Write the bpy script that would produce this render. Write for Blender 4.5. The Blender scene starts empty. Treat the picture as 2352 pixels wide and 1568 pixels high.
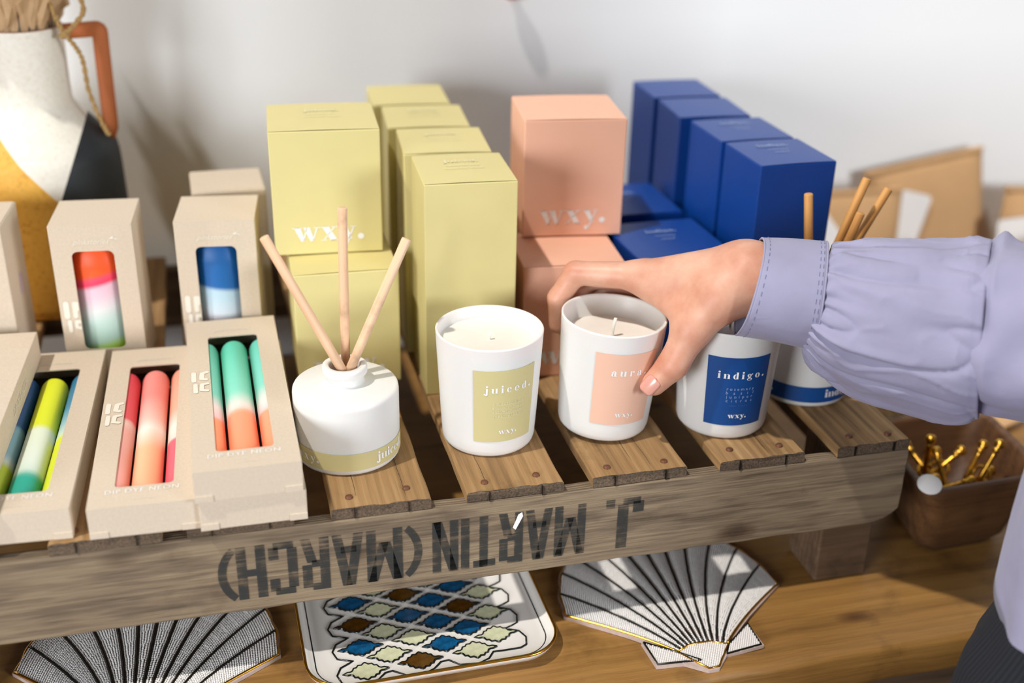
import bpy, bmesh, math, random
import numpy as np
from mathutils import Vector, Matrix, noise
random.seed(7)
R_ = math.radians
sc = bpy.context.scene
COL = sc.collection
# ------------------------------------------------------------------ camera
cam_d = bpy.data.cameras.new('camera'); cam = bpy.data.objects.new('camera', cam_d); COL.objects.link(cam)
RIGHT = Vector((0.9682, -0.2491, 0.0213)); DOWN = Vector((-0.0902, -0.4274, -0.8995)); FWD = Vector((0.2332, 0.8690, -0.4363))
CAMP = Vector((-0.1876, -0.7629, 0.4616))
m = Matrix((RIGHT, -DOWN, -FWD)).transposed().to_4x4(); m.translation = CAMP
cam.matrix_world = m
cam_d.sensor_width = 36; cam_d.lens = 2714 / 2352 * 36; cam_d.clip_start = 0.02
cam_d.dof.use_dof = True; cam_d.dof.focus_distance = 0.862; cam_d.dof.aperture_fstop = 2.5; cam_d.dof.aperture_blades = 0
sc.camera = cam
# ------------------------------------------------------------------ world, sun, windows, exposure
w = bpy.data.worlds.new('World'); sc.world = w; w.use_nodes = True
bg = w.node_tree.nodes['Background']; bg.inputs[0].default_value = (1.0, 0.93, 0.85, 1); bg.inputs[1].default_value = 0.09
def aim(o, d): o.rotation_euler = Vector(d).to_track_quat('-Z', 'Y').to_euler()
def light(name, kind, energy, col, loc, d, **kw):
    l = bpy.data.lights.new(name, kind); l.energy = energy; l.color = col
    for k, v in kw.items(): setattr(l, k, v)
    o = bpy.data.objects.new(name, l); COL.objects.link(o); o.location = loc; aim(o, d); return o
light('sun', 'SUN', 2.05, (1.0, 0.96, 0.90), (-1, -.6, 2.5), (.44, .17, -1), angle=R_(1.6))
light('window_light_right', 'AREA', 46, (0.90, 0.95, 1.0), (1.75, -2.35, 0.66), (-.62, .78, -.18), shape='SQUARE', size=0.8)
light('window_light_left', 'AREA', 44, (0.92, 0.95, 1.0), (-2.0, -1.75, 0.52), (.72, .80, -.14), shape='SQUARE', size=0.9)
sc.view_settings.view_transform = 'Standard'; sc.view_settings.look = 'None'
sc.view_settings.gamma = 1; sc.view_settings.use_curve_mapping = False
sc.view_settings.exposure = 0.36

# ------------------------------------------------------------------ helpers
def lin(h):
    h = h.lstrip('#'); c = [int(h[i:i+2], 16) / 255 for i in (0, 2, 4)]
    return tuple((x / 12.92 if x <= .04045 else ((x + .055) / 1.055) ** 2.4) for x in c) + (1,)
class NT:
    def __init__(s, name):
        s.m = bpy.data.materials.new(name); s.m.use_nodes = True; s.t = s.m.node_tree
        s.b = s.t.nodes['Principled BSDF']; s.out = s.t.nodes['Material Output']
    def n(s, kind, **kw):
        x = s.t.nodes.new('ShaderNode' + kind)
        for k, v in kw.items():
            if k in x.inputs.keys() if isinstance(k, str) else False: x.inputs[k].default_value = v
            else: setattr(x, k, v)
        return x
    def l(s, a, b): s.t.links.new(a, b)
    def setp(s, **kw):
        for k, v in kw.items(): s.b.inputs[k.replace('_', ' ')].default_value = v
    def coord(s, kind='Object', scale=(1, 1, 1), rot=(0, 0, 0), loc=(0, 0, 0)):
        tc = s.n('TexCoord'); mp = s.n('Mapping')
        mp.inputs['Scale'].default_value = scale; mp.inputs['Rotation'].default_value = rot; mp.inputs['Location'].default_value = loc
        s.l(tc.outputs[kind], mp.inputs[0]); return mp.outputs[0]
    def noise(s, vec, scale, detail=4, rough=.55, dist=0):
        x = s.n('TexNoise'); x.inputs['Scale'].default_value = scale; x.inputs['Detail'].default_value = detail
        x.inputs['Roughness'].default_value = rough; x.inputs['Distortion'].default_value = dist
        s.l(vec, x.inputs['Vector']); return x.outputs['Fac']
    def ramp(s, fac, stops, interp='LINEAR'):
        x = s.n('ValToRGB'); cr = x.color_ramp; cr.interpolation = interp
        while len(cr.elements) > 1: cr.elements.remove(cr.elements[-1])
        cr.elements[0].position = stops[0][0]; cr.elements[0].color = stops[0][1]
        for p, c in stops[1:]:
            e = cr.elements.new(p); e.color = c
        s.l(fac, x.inputs[0]); return x.outputs[0]
    def mix(s, fac, a, b, mode='MIX'):
        x = s.n('Mix', data_type='RGBA', blend_type=mode)
        for sock, v in ((x.inputs[0], fac), (x.inputs[6], a), (x.inputs[7], b)):
            if hasattr(v, 'is_linked'): s.l(v, sock)
            else: sock.default_value = v
        return x.outputs[2]
    def math(s, op, a, b=0.0):
        x = s.n('Math', operation=op)
        for sock, v in ((x.inputs[0], a), (x.inputs[1], b)):
            if hasattr(v, 'is_linked'): s.l(v, sock)
            else: sock.default_value = v
        return x.outputs[0]
    def bump(s, h, strength=.3, dist=.001):
        x = s.n('Bump'); x.inputs['Strength'].default_value = strength; x.inputs['Distance'].default_value = dist
        s.l(h, x.inputs['Height']); s.l(x.outputs[0], s.b.inputs['Normal'])
    def col(s, c):
        if hasattr(c, 'is_linked'): s.l(c, s.b.inputs['Base Color'])
        else: s.b.inputs['Base Color'].default_value = c
def plain(name, hx, rough=.5, var=.06, nscale=60, bump=0.0, bscale=600, **kw):
    t = NT(name); c = lin(hx); v = t.coord()
    f = t.noise(v, nscale, 3)
    lo = tuple(x * (1 - var) for x in c[:3]) + (1,); hi = tuple(min(1, x * (1 + var)) for x in c[:3]) + (1,)
    t.col(t.ramp(f, [(.3, lo), (.7, hi)]))
    t.setp(Roughness=rough, **kw)
    if bump: t.bump(t.noise(v, bscale, 2), bump, .0006)
    return t.m
def wood(name, hexes, axis, scale=1.0, rough=.75, bump=.5, knots=True, ring=55, dark=.35, wave=.06, fine=.3, coarse=.55):
    """grain runs along axis 0=x 1=y; hexes = dark, mid, light"""
    t = NT(name)
    oi = t.n('ObjectInfo'); 
    s = [26, 26, 26]; s[axis] = 1.6
    tc = t.n('TexCoord'); add = t.n('VectorMath', operation='ADD')
    cmb = t.n('CombineXYZ'); r7 = t.math('MULTIPLY', oi.outputs['Random'], 3.7)
    for i in range(3): t.l(r7, cmb.inputs[i])
    t.l(tc.outputs['Object'], add.inputs[0]); t.l(cmb.outputs[0], add.inputs[1])
    def mp(sv):
        x = t.n('Mapping'); x.inputs['Scale'].default_value = sv; t.l(add.outputs[0], x.inputs[0]); return x.outputs[0]
    a = t.noise(mp([x * scale for x in s]), 2.2, 6, .62, .35)
    s2 = [230, 230, 230]; s2[axis] = 5
    b = t.noise(mp([x * scale for x in s2]), 1.6, 4, .7, .1)
    wv = t.n('TexWave', wave_type='BANDS', bands_direction='XYZ'[1 - axis] if axis < 2 else 'X')
    wv.inputs['Scale'].default_value = ring * scale; wv.inputs['Distortion'].default_value = 7; wv.inputs['Detail'].default_value = 3
    wv.inputs['Detail Scale'].default_value = .7
    s3 = [1, 1, 1]; s3[axis] = .12
    t.l(mp(s3), wv.inputs['Vector'])
    f = t.math('ADD', t.math('MULTIPLY', a, coarse), t.math('ADD', t.math('MULTIPLY', b, fine), t.math('MULTIPLY', wv.outputs['Fac'], wave)))
    f = t.math('ADD', f, (1.03 - wave - fine - coarse) * .5)
    c = t.ramp(f, [(.30, lin(hexes[0])), (.50, lin(hexes[1])), (.70, lin(hexes[2]))])
    # blotches of dirt and stain
    g = t.noise(mp((9, 9, 9)), 2.0, 5, .6)
    stain = t.ramp(g, [(.56, (1, 1, 1, 1)), (.75, (dark, dark * .93, dark * .86, 1))])
    c = t.mix(.85, c, stain, 'MULTIPLY')
    if knots:
        vo = t.n('TexVoronoi'); s4 = [16, 16, 16]; s4[axis] = 7
        t.l(mp(s4), vo.inputs['Vector']); vo.inputs['Scale'].default_value = 1.0
        k = t.ramp(vo.outputs['Distance'], [(.05, (.25, .16, .1, 1)), (.14, (1, 1, 1, 1))])
        c = t.mix(.8, c, k, 'MULTIPLY')
    t.col(c); t.setp(Roughness=rough); t.bump(t.math('ADD', b, t.math('MULTIPLY', wv.outputs['Fac'], .5)), bump, .0012)
    return t.m

def link(name, me, mat, parent=None, loc=None, rot=None, smooth=False):
    o = bpy.data.objects.new(name, me); COL.objects.link(o)
    for mm in (mat if isinstance(mat, (list, tuple)) else [mat]):
        if mm is not None: me.materials.append(mm)
    if smooth:
        me.polygons.foreach_set('use_smooth', [True] * len(me.polygons))
    if parent is not None: o.parent = parent
    if loc is not None: o.location = loc
    if rot is not None: o.rotation_euler = rot
    return o
def raw(name, V, F, mat, parent=None, smooth=False, **kw):
    me = bpy.data.meshes.new(name); me.from_pydata([tuple(v) for v in V], [], [tuple(f) for f in F]); me.update()
    return link(name, me, mat, parent, smooth=smooth, **kw)
def frombm(name, bm, mat, parent=None, smooth=False, **kw):
    me = bpy.data.meshes.new(name); bm.normal_update(); bm.to_mesh(me); bm.free()
    return link(name, me, mat, parent, smooth=smooth, **kw)
def root(name, loc=(0, 0, 0), rot=(0, 0, 0), label=None, cat=None, group=None, kind=None):
    o = bpy.data.objects.new(name, None); COL.objects.link(o); o.location = loc; o.rotation_euler = rot
    o.empty_display_size = .01
    return tag(o, label, cat, group, kind)
def tag(o, label=None, cat=None, group=None, kind=None):
    for k, v in (('label', label), ('category', cat), ('group', group), ('kind', kind)):
        if v: o[k] = v
    return o
def bmbox(x0, x1, y0, y1, z0, z1, bevel=0, seg=2):
    bm = bmesh.new(); bmesh.ops.create_cube(bm, size=1)
    for v in bm.verts: v.co = Vector(((x0 + x1) / 2 + v.co.x * (x1 - x0), (y0 + y1) / 2 + v.co.y * (y1 - y0), (z0 + z1) / 2 + v.co.z * (z1 - z0)))
    if bevel: bmesh.ops.bevel(bm, geom=bm.edges[:], offset=bevel, segments=seg, affect='EDGES', profile=.5)
    return bm
def addbox(bm, x0, x1, y0, y1, z0, z1):
    vs = [bm.verts.new(p) for p in ((x0,y0,z0),(x1,y0,z0),(x1,y1,z0),(x0,y1,z0),(x0,y0,z1),(x1,y0,z1),(x1,y1,z1),(x0,y1,z1))]
    for f in ((0,3,2,1),(4,5,6,7),(0,1,5,4),(1,2,6,5),(2,3,7,6),(3,0,4,7)): bm.faces.new([vs[i] for i in f])
def lathe(prof, seg=64):
    V, F = [], []
    for r, z in prof:
        for k in range(seg):
            a = 2 * math.pi * k / seg; V.append((r * math.cos(a), r * math.sin(a), z))
    for i in range(len(prof) - 1):
        for k in range(seg):
            k2 = (k + 1) % seg; F.append((i*seg+k, i*seg+k2, (i+1)*seg+k2, (i+1)*seg+k))
    return V, F
def tube(pts, rad, seg=10, caps=True, flat=1.0):
    P = [Vector(p) for p in pts]; V, F = [], []; n = len(P)
    rad = rad if isinstance(rad, (list, tuple)) else [rad] * n
    up = Vector((0, 0, 1)); nrm = None
    for i in range(n):
        t = (P[min(i+1, n-1)] - P[max(i-1, 0)]).normalized()
        if nrm is None:
            nrm = t.cross(up); nrm = t.cross(Vector((1, 0, 0))) if nrm.length < .05 else nrm
        nrm = (nrm - t * nrm.dot(t)).normalized(); b = t.cross(nrm)
        for k in range(seg):
            a = 2 * math.pi * k / seg; V.append(P[i] + nrm * (math.cos(a) * rad[i]) + b * (math.sin(a) * rad[i] * flat))
    for i in range(n - 1):
        for k in range(seg):
            k2 = (k + 1) % seg; F.append((i*seg+k, i*seg+k2, (i+1)*seg+k2, (i+1)*seg+k))
    if caps: F.append(tuple(range(seg))[::-1]); F.append(tuple(range((n-1)*seg, n*seg)))
    return V, F
def join(parts):
    V, F = [], []
    for v, f in parts:
        o = len(V); V += list(v); F += [tuple(i + o for i in q) for q in f]
    return V, F
def spline(pts, n):
    """Catmull-Rom through pts"""
    P = [np.array(p, float) for p in pts]; P = [2*P[0]-P[1]] + P + [2*P[-1]-P[-2]]; out = []
    m_ = len(P) - 3
    for j in range(n):
        u = j / (n - 1) * m_; i = min(int(u), m_ - 1); t = u - i; a, b, c, d = P[i:i+4]
        out.append(.5 * (2*b + (c-a)*t + (2*a-5*b+4*c-d)*t*t + (3*b-a-3*c+d)*t**3))
    return out
def prism(poly, z0, z1):
    n = len(poly); V = [(x, y, z0) for x, y in poly] + [(x, y, z1) for x, y in poly]
    F = [tuple(range(n))[::-1], tuple(range(n, 2*n))] + [(i, (i+1) % n, n + (i+1) % n, n + i) for i in range(n)]
    return V, F
def rrect(x0, x1, y0, y1, r, n=6):
    out = []
    for cx, cy, a0 in ((x1-r, y1-r, 0), (x0+r, y1-r, 90), (x0+r, y0+r, 180), (x1-r, y0+r, 270)):
        for k in range(n + 1):
            a = R_(a0 + 90 * k / n); out.append((cx + r*math.cos(a), cy + r*math.sin(a)))
    return out

# ------------------------------------------------------------------ lettering
def ell(cx, cy, rx, ry, irx, iry, a0=0, a1=360, n=22, ox=0):
    out = []
    for k in range(n):
        p, q = R_(a0 + (a1-a0)*k/n), R_(a0 + (a1-a0)*(k+1)/n)
        f = lambda a, X, Y, o=0: (cx + o + X*math.cos(a), cy + Y*math.sin(a))
        out.append([f(p, rx, ry), f(q, rx, ry), f(q, irx, iry, ox), f(p, irx, iry, ox)])
    return out
def disc(cx, cy, r, n=18): return [[(cx + r*math.cos(2*math.pi*k/n), cy + r*math.sin(2*math.pi*k/n)) for k in range(n)]]
def rc(x0, y0, x1, y1): return [[(x0, y0), (x1, y0), (x1, y1), (x0, y1)]]
H = .055
FAT = {   # heavy high-contrast serif, x-height 1
 'w': ([[(.1,1),(.52,1),(.82,0),(.56,0)], [(.66,0),(.74,0),(1.02,1),(.94,1)], [(.74,1),(1.16,1),(1.44,0),(1.18,0)], [(1.3,0),(1.38,0),(1.72,1),(1.63,1)]] + rc(0,1-H,.62,1) + rc(1.45,1-H,1.86,1), 1.86),
 'x': ([[(.08,1),(.52,1),(1.1,0),(.66,0)], [(.1,0),(.19,0),(1.0,1),(.91,1)]] + rc(0,1-H,.6,1) + rc(.74,1-H,1.14,1) + rc(0,0,.36,H) + rc(.58,0,1.18,H), 1.18),
 'y': ([[(.08,1),(.52,1),(.86,.12),(.68,-.02)], [(.98,1),(1.07,1),(.5,-.44),(.4,-.4)]] + disc(.34,-.32,.17) + rc(0,1-H,.6,1) + rc(.78,1-H,1.18,1), 1.18),
 '.': (disc(.24, .22, .22), .5),
 'j': (rc(.25,-.22,.61,1) + rc(.12,1-H,.61,1) + disc(.43,1.36,.2) + ell(.3,-.2,.31,.3,.0,.24,-180,0,12) + disc(.02,-.22,.15), .68),
 'u': (rc(.1,.28,.46,1) + rc(0,1-H,.46,1) + rc(.78,0,1.14,1) + rc(.68,1-H,1.14,1) + rc(.78,0,1.24,H) + ell(.47,.3,.37,.33,.01,.27,180,300,10), 1.24),
 'i': (rc(.1,0,.46,1) + rc(0,1-H,.46,1) + rc(0,0,.56,H) + disc(.28,1.36,.2), .56),
 'c': (ell(.52,.5,.52,.53,.2,.46,50,318,24,.02) + disc(.78,.74,.16), 1.0),
 'e': (ell(.52,.5,.52,.53,.18,.46,0,318,26,0) + rc(.2,.47,1.0,.53), 1.04),
 'd': (ell(.46,.5,.46,.53,.14,.46,40,320,22,.04) + rc(.6,0,.96,1.45) + rc(.5,1.45-H,.96,1.45) + rc(.6,0,1.06,H), 1.06),
 'a': (rc(.5,.12,.86,.72) + ell(.5,.72,.36,.31,.02,.25,0,150,10) + disc(.2,.72,.15) + ell(.34,.28,.34,.31,.08,.24,60,300,16,.06) + rc(.5,0,.98,.14), .98),
 'r': (rc(.1,0,.46,1) + rc(0,1-H,.46,1) + rc(0,0,.58,H) + ell(.62,.7,.2,.3,.16,.24,60,180,8) + disc(.74,.82,.18), .92),
 'n': (rc(.1,0,.46,1) + rc(0,1-H,.46,1) + rc(0,0,.56,H) + rc(.8,0,1.16,.68) + rc(.7,0,1.26,H) + ell(.8,.68,.36,.32,.02,.26,0,130,10), 1.26),
 'g': (ell(.44,.66,.42,.36,.12,.3,0,360,22) + ell(.5,-.14,.5,.26,.34,.16,0,360,22) + [[(.1,.08),(.3,.3),(.42,.34),(.9,.1),(.84,-.02)]] + disc(.98,.92,.13) + rc(.7,.86,1.0,.92), 1.08),
 'o': (ell(.52,.5,.52,.53,.16,.46), 1.04), ' ': ([], .5)}
def st(x0, y0, x1, y1, w_):   # slanted stem
    return [[(x0, y0), (x0 + w_, y0), (x1 + w_, y1), (x1, y1)]]
W = .185
BLK = {   # condensed stencil capitals, height 1
 'M': (rc(0,0,W,1) + rc(.52,0,.52+W,1) + st(.24,.25,.02,1,W) + st(.27,.25,.5,1,W), .67),
 'A': (st(0,0,.18,1,W) + st(.42,0,.24,1,W) + rc(.14,.24,.44,.36), .57),
 'R': (rc(0,0,W,1) + rc(W,.87,.34,1) + rc(W,.42,.34,.55) + rc(.34,.5,.34+W,.94) + st(.36,0,.24,.46,W), .52),
 'T': (rc(.17,0,.17+W,1) + rc(0,.86,.49,1), .49),
 'I': (rc(0,0,W,1), .15),
 'N': (rc(0,0,W,1) + rc(.38,0,.38+W,1) + st(.36,0,.02,1,W), .53),
 'C': (rc(0,.12,W,.88) + rc(.06,.87,.44,1) + rc(.06,0,.44,.13) + rc(.35,.68,.35+W,.92) + rc(.35,.08,.35+W,.32), .5),
 'H': (rc(0,0,W,1) + rc(.36,0,.36+W,1) + rc(W,.44,.36,.57), .51),
 'J': (rc(.26,.12,.26+W,1) + rc(.06,0,.36,.13) + rc(0,.08,W,.3), .41),
 '.': (rc(0,0,.15,.17), .15), ' ': ([], .3),
 '(': (ell(.62,.5,.62,.62,.46,.5,125,235,12), .3), ')': (ell(-.32,.5,.62,.62,.46,.5,-55,55,12), .3)}
def layout(text, font, gap):
    x, out = 0, []
    for ch in text:
        P, wd = font[ch]
        out.append((x, wd, P)); x += wd + gap
    return out, x - gap
def flat_text(text, font, gap, size, f3):
    """polygons mapped with f3(u,v)->3D; u centred"""
    L, tot = layout(text, font, gap); V, F = [], []
    for x, wd, P in L:
        for poly in P:
            i = len(V)
            for px, py in poly: V.append(f3((px + x - tot/2) * size, py * size))
            F.append(tuple(range(i, len(V))))
    return V, F
_fc = {}
def sans(text, size, f3, shear=0.0, space=1.0):
    """small print with the built-in face"""
    key = (text, shear, space)
    if key not in _fc:
        cu = bpy.data.curves.new('t', 'FONT'); cu.body = text; cu.size = 1; cu.align_x = 'CENTER'; cu.shear = shear; cu.space_character = space
        cu.resolution_u = 2
        o = bpy.data.objects.new('t', cu); COL.objects.link(o)
        dg = bpy.context.evaluated_depsgraph_get(); dg.update(); me = o.evaluated_get(dg).to_mesh()
        _fc[key] = ([tuple(v.co) for v in me.vertices], [tuple(p.vertices) for p in me.polygons])
        o.evaluated_get(dg).to_mesh_clear(); bpy.data.objects.remove(o); bpy.data.curves.remove(cu)
    V, F = _fc[key]
    return [f3(v[0]*size, v[1]*size) for v in V], F

# ------------------------------------------------------------------ materials
M = {}
M['wall'] = plain('wall_paint', '#efefee', .9, .015, 3, .08, 300)
M['floor'] = plain('floor_tile', '#5a2f22', .6, .2, 8)
M['slat'] = wood('slat_wood', ('#5f4529', '#977449', '#b8966a'), 1, 1.0, .8, .5, True, 40)
M['board'] = wood('board_wood', ('#443829', '#74634f', '#978469'), 0, 1.0, .85, .9, True, 130, .55, .16, .42, .4)
M['post'] = wood('post_wood', ('#3a2c20', '#5e4833', '#7a614a'), 0, 1.0, .85, .4, False)
M['endgrain'] = plain('end_grain', '#5d4d3d', .95, .5, 700, .9, 900)
M['table'] = wood('table_wood', ('#5e3f1b', '#8a6330', '#a47a40'), 0, .8, .5, .3, True, 22, .45, .03)
M['rust'] = plain('rust_nail', '#6d4630', .6, .3, 900, .4, 900, Metallic=.4)
M['white'] = plain('white_glass', '#e0deda', .38, .01, 20, Subsurface_Weight=.25, Subsurface_Scale=.006)
M['wax'] = plain('candle_wax', '#efe9df', .45, .02, 80, .1, 120)
M['wick'] = plain('wick_cotton', '#f0eee8', .9)
M['yellow'] = plain('yellow_card', '#d5c88a', .55, .015, 30, .06, 900)
M['peach'] = plain('peach_card', '#eeb89c', .55, .015, 30, .06, 900)
M['blue'] = plain('blue_card', '#053d8c', .40, .03, 30, .05, 900)
M['kraft'] = plain('kraft_card', '#cdbda8', .8, .05, 500, .12, 900)
M['kraft_in'] = plain('kraft_inside', '#57483a', .9, .05, 200)
M['print'] = plain('white_print', '#eceae8', .6, .01)
M['print_soft'] = plain('pale_print', '#e4dccd', .7, .01)
M['printy'] = plain('pale_yellow_print', '#e3dcb4', .6, .01)
M['printp'] = plain('pale_peach_print', '#ecd2c2', .6, .01)
M['printb'] = plain('pale_blue_print', '#8fa6cf', .6, .01)
M['lyellow'] = plain('yellow_label', '#c9bd88', .6, .015, 40)
M['lpeach'] = plain('peach_label', '#e6b9a0', .6, .015, 40)
M['lblue'] = plain('blue_label', '#044588', .5, .02, 40)
M['reed'] = wood('reed_wood', ('#d9a57c', '#e6bd97', '#efcfb0'), 2, 1.5, .7, .1, False)
M['reed2'] = wood('reed_wood_oiled', ('#b97b35', '#cf9550', '#dba664'), 2, 1.5, .6, .1, False)
M['cloth'] = None
M['gold'] = plain('gold', '#e0ab3f', .22, .05, 50, Metallic=1.0)
M['brass'] = plain('brass', '#c9983c', .28, .15, 200, Metallic=1.0)
M['ceramic'] = plain('ceramic_white', '#e6e2dc', .15, .01, 20, Coat_Weight=.5)
M['ink'] = plain('black_glaze', '#0f1414', .25)
M['terracotta'] = plain('terracotta', '#a65a2b', .7, .08, 40, .2, 300)
M['twine'] = plain('jute_twine', '#a98754', .95, .3, 500, .8, 900)
M['paper'] = plain('kraft_paper', '#b99871', .85, .12, 25, .4, 40)
M['paper2'] = plain('kraft_bag_paper', '#c49a6b', .8, .06, 20, .15, 60)
M['tagwhite'] = plain('white_label_paper', '#e8e4e0', .8, .01)
def ink_mat():
    t = NT('stencil_ink'); v = t.coord('Object', (40, 40, 40)); v2 = t.coord('Object', (6, 60, 420))
    f = t.math('ADD', t.math('MULTIPLY', t.noise(v, 1.6, 4), .55), t.math('MULTIPLY', t.noise(v2, 1, 3), .5))
    a = t.ramp(f, [(.38, (.12, .12, .12, 1)), (.52, (.72, .72, .72, 1)), (.68, (.92, .92, .92, 1))])
    t.col(lin('#2f3130')); t.setp(Roughness=.9); t.l(a, t.b.inputs['Alpha']); return t.m
M['stencil'] = ink_mat()

# ------------------------------------------------------------------ setting
ZT = -.135          # table top
wall = raw('wall_back', *prism([(-1.6, .452), (1.9, .452), (1.9, .50), (-1.6, .50)], ZT - .75, 1.6), M['wall']); tag(wall, 'plain white painted wall behind the display', None, None, 'structure')
fl = raw('floor', *prism([(-1.6, -1.6), (1.9, -1.6), (1.9, .452), (-1.6, .452)], ZT - .79, ZT - .75), M['floor']); tag(fl, 'dark reddish brown floor below the table', None, None, 'structure')

# table
tb = root('table', (0, 0, ZT), label='worn mustard brown wooden table carrying the whole display', cat='table')
bm = bmbox(-1.0, 1.2, -.152, .445, -.035, 0, .006, 3)
bmesh.ops.subdivide_edges(bm, edges=[e for e in bm.edges if abs(e.verts[0].co.x - e.verts[1].co.x) > 1], cuts=120)
for v in bm.verts:
    if v.co.y < -.14: v.co.y += .0022 * noise.noise(Vector((v.co.x * 22, v.co.z * 30, 3))); v.co.z += .0015 * noise.noise(Vector((v.co.x * 30, 5, 1))) if v.co.z > -.004 else 0
frombm('table_top', bm, M['table'], tb, True)
frombm('apron', bmbox(-.95, 1.15, -.12, -.10, -.11, -.036, .002), M['post'], tb)
for x in (-.92, 1.1):
    for y in (-.09, .39): frombm('leg', bmbox(x-.035, x+.035, y-.035, y+.035, -.75, -.036, .004), M['post'], tb)

# crate ----------------------------------------------------------------
cr = root('wooden_crate', (0, 0, 0), label='weathered slatted wooden crate on posts with upside-down stencilled front board', cat='crate')
XL, XR, YF, YB = -.44, .320, -.076, .424
SL = [(-.418, -.348), (-.3125, -.2415), (-.2255, -.1545), (-.129, -.059), (-.0335, .0385), (.0604, .1335), (.1599, .2290), (.2572, .3190)]
nail_me = None
def nail_mesh():
    V, F = lathe([(.0001, .0012), (.0018, .0011), (.0026, .0006), (.0028, 0), (.0028, -.001)], 14)
    F.append(tuple(range(14))[::-1] if False else tuple(range(14)))
    me = bpy.data.meshes.new('nail'); me.from_pydata(V, [], F); me.materials.append(M['rust'])
    me.polygons.foreach_set('use_smooth', [True] * len(me.polygons)); return me
nail_me = nail_mesh()
for i, (x0, x1) in enumerate(SL):
    wd = x1 - x0; n = 14; ny = 60; rng = random.Random(50 + i)
    V, F = [], []; th = .0083
    cs = [(-wd/2, -th), (-wd/2, -.0012), (-wd/2 + .0012, 0)] + [(-wd/2 + wd * k / n, 0) for k in range(1, n)] + [(wd/2 - .0012, 0), (wd/2, -.0012), (wd/2, -th)]
    yfj = [rng.uniform(-.0006, .0012) for _ in cs]
    for j in range(ny + 1):
        y = YF + .0005 + (YB - YF) * j / ny
        for k, (a, b) in enumerate(cs):
            nx = .0011 * noise.noise(Vector((x0 * 9 + a * 20, y * 26, i))) * (1 if abs(a) > wd/2 - .002 else 0)
            dz = .0005 * noise.noise(Vector((a * 60, y * 6, i * 3.1)))
            V.append((a + nx, y + (yfj[k] + .0007 * noise.noise(Vector((a * 300, b * 300, i))) if j == 0 else 0), b + (dz if b > -.002 else 0)))
    m_ = len(cs)
    for j in range(ny):
        for k in range(m_ - 1): F.append((j*m_+k, j*m_+k+1, (j+1)*m_+k+1, (j+1)*m_+k))
        F.append((j*m_+m_-1, j*m_, (j+1)*m_, (j+1)*m_+m_-1))
    F.append(tuple(range(m_))[::-1]); F.append(tuple(range(ny*m_, ny*m_+m_)))
    F = [f[::-1] for f in F]
    s = raw('slat', V, F, [M['slat'], M['endgrain']], cr, loc=((x0+x1)/2, 0, 0))
    for p in s.data.polygons[-2:]: p.material_index = 1
    for q, fx in enumerate((-.27, .27)):
        nl = bpy.data.objects.new('nail', nail_me); COL.objects.link(nl); nl.parent = s
        nl.location = (wd * fx + rng.uniform(-.003, .003), YF + .0125 + rng.uniform(-.002, .004), .0006); nl.rotation_euler = (rng.uniform(-.15, .15), rng.uniform(-.15, .15), 0)
        # split under the nail in the end grain
        frombm('crack', bmbox(wd*fx - .0002, wd*fx + .0002, YF - .00075, YF + .003, -th, -.0006), M['ink'], s)
    # hairline checks along the grain
    for q in range(2 if i % 2 else 1):
        cx = rng.uniform(-.28, .28) * wd; y0 = YF + rng.uniform(.004, .02)
        P = [(cx + .0012 * noise.noise(Vector((t * 3., i, q))), y0 + t * rng.uniform(.07, .09), .00025) for t in [k / 8 for k in range(9)]]
        raw('crack', *tube(P, [.00005] + [.00016] * 6 + [.0001, .00004], 4), M['ink'], s)
# front board
bl = XR - XL; n = 150
bm = bmbox(XL, XR, YF, YF + .011, -.0748, -.0088, .0012, 2)
bmesh.ops.subdivide_edges(bm, edges=[e for e in bm.edges if abs(e.verts[0].co.x - e.verts[1].co.x) > .5], cuts=140)
for v in bm.verts:
    if v.co.z < -.07: v.co.z += .0009 * noise.noise(Vector((v.co.x * 30, 1, 2))) + (.012 * max(0, (v.co.x - .285) / .035) ** 3 if v.co.x > .285 else 0)
    if v.co.z > -.012: v.co.z += .0006 * noise.noise(Vector((v.co.x * 40, 7, 2)))
fb = frombm('front_board', bm, M['board'], cr)
# stencil text, upside down
TS = .0415
tx, tz = -.0005, -.0225
V, F = [], []
TS = .044
for word, xr, xl in (('J.', .1010, .0715), ('MARTIN', .0560, -.0575), ('(MARCH)', -.0660, -.2085)):   # reads right to left: the board is upside down
    L, tot = layout(word, BLK, .09)
    for x, wd, P in L:
        for poly in P:
            i = len(V)
            for px, py in poly: V.append((xr - (px + x) / tot * (xr - xl), YF - .00035, -.0205 - py * TS))
            F.append(tuple(range(i, len(V)))[::-1])
raw('stencil_lettering', V, F, M['stencil'], fb)
raw('paint_fleck', *prism([(0, 0), (.0022, -.002), (.0075, .009), (.0068, .0125), (.004, .011)], 0, .0003), M['print'], fb, loc=(.0005, YF - .0002, -.0335), rot=(R_(90), 0, 0))
for (kx, kz, kr) in ((-.325, -.066, .006), (.262, -.022, .0045), (.293, -.055, .005)):
    pass
frombm('back_board', bmbox(XL, XR, YB - .011, YB, -.0748, -.0088, .0012), M['board'], cr)
for x in (XL, XR - .011): frombm('end_board', bmbox(x, x + .011, YF + .0115, YB - .0115, -.0748, -.0088, .001), M['post'], cr)
for x in (XL + .012, XR - .058):
    for y in (YF + .012, YB - .058): frombm('post', bmbox(x, x + .046, y, y + .046, ZT + .0002, -.0090, .0015), M['post'], cr)

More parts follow.
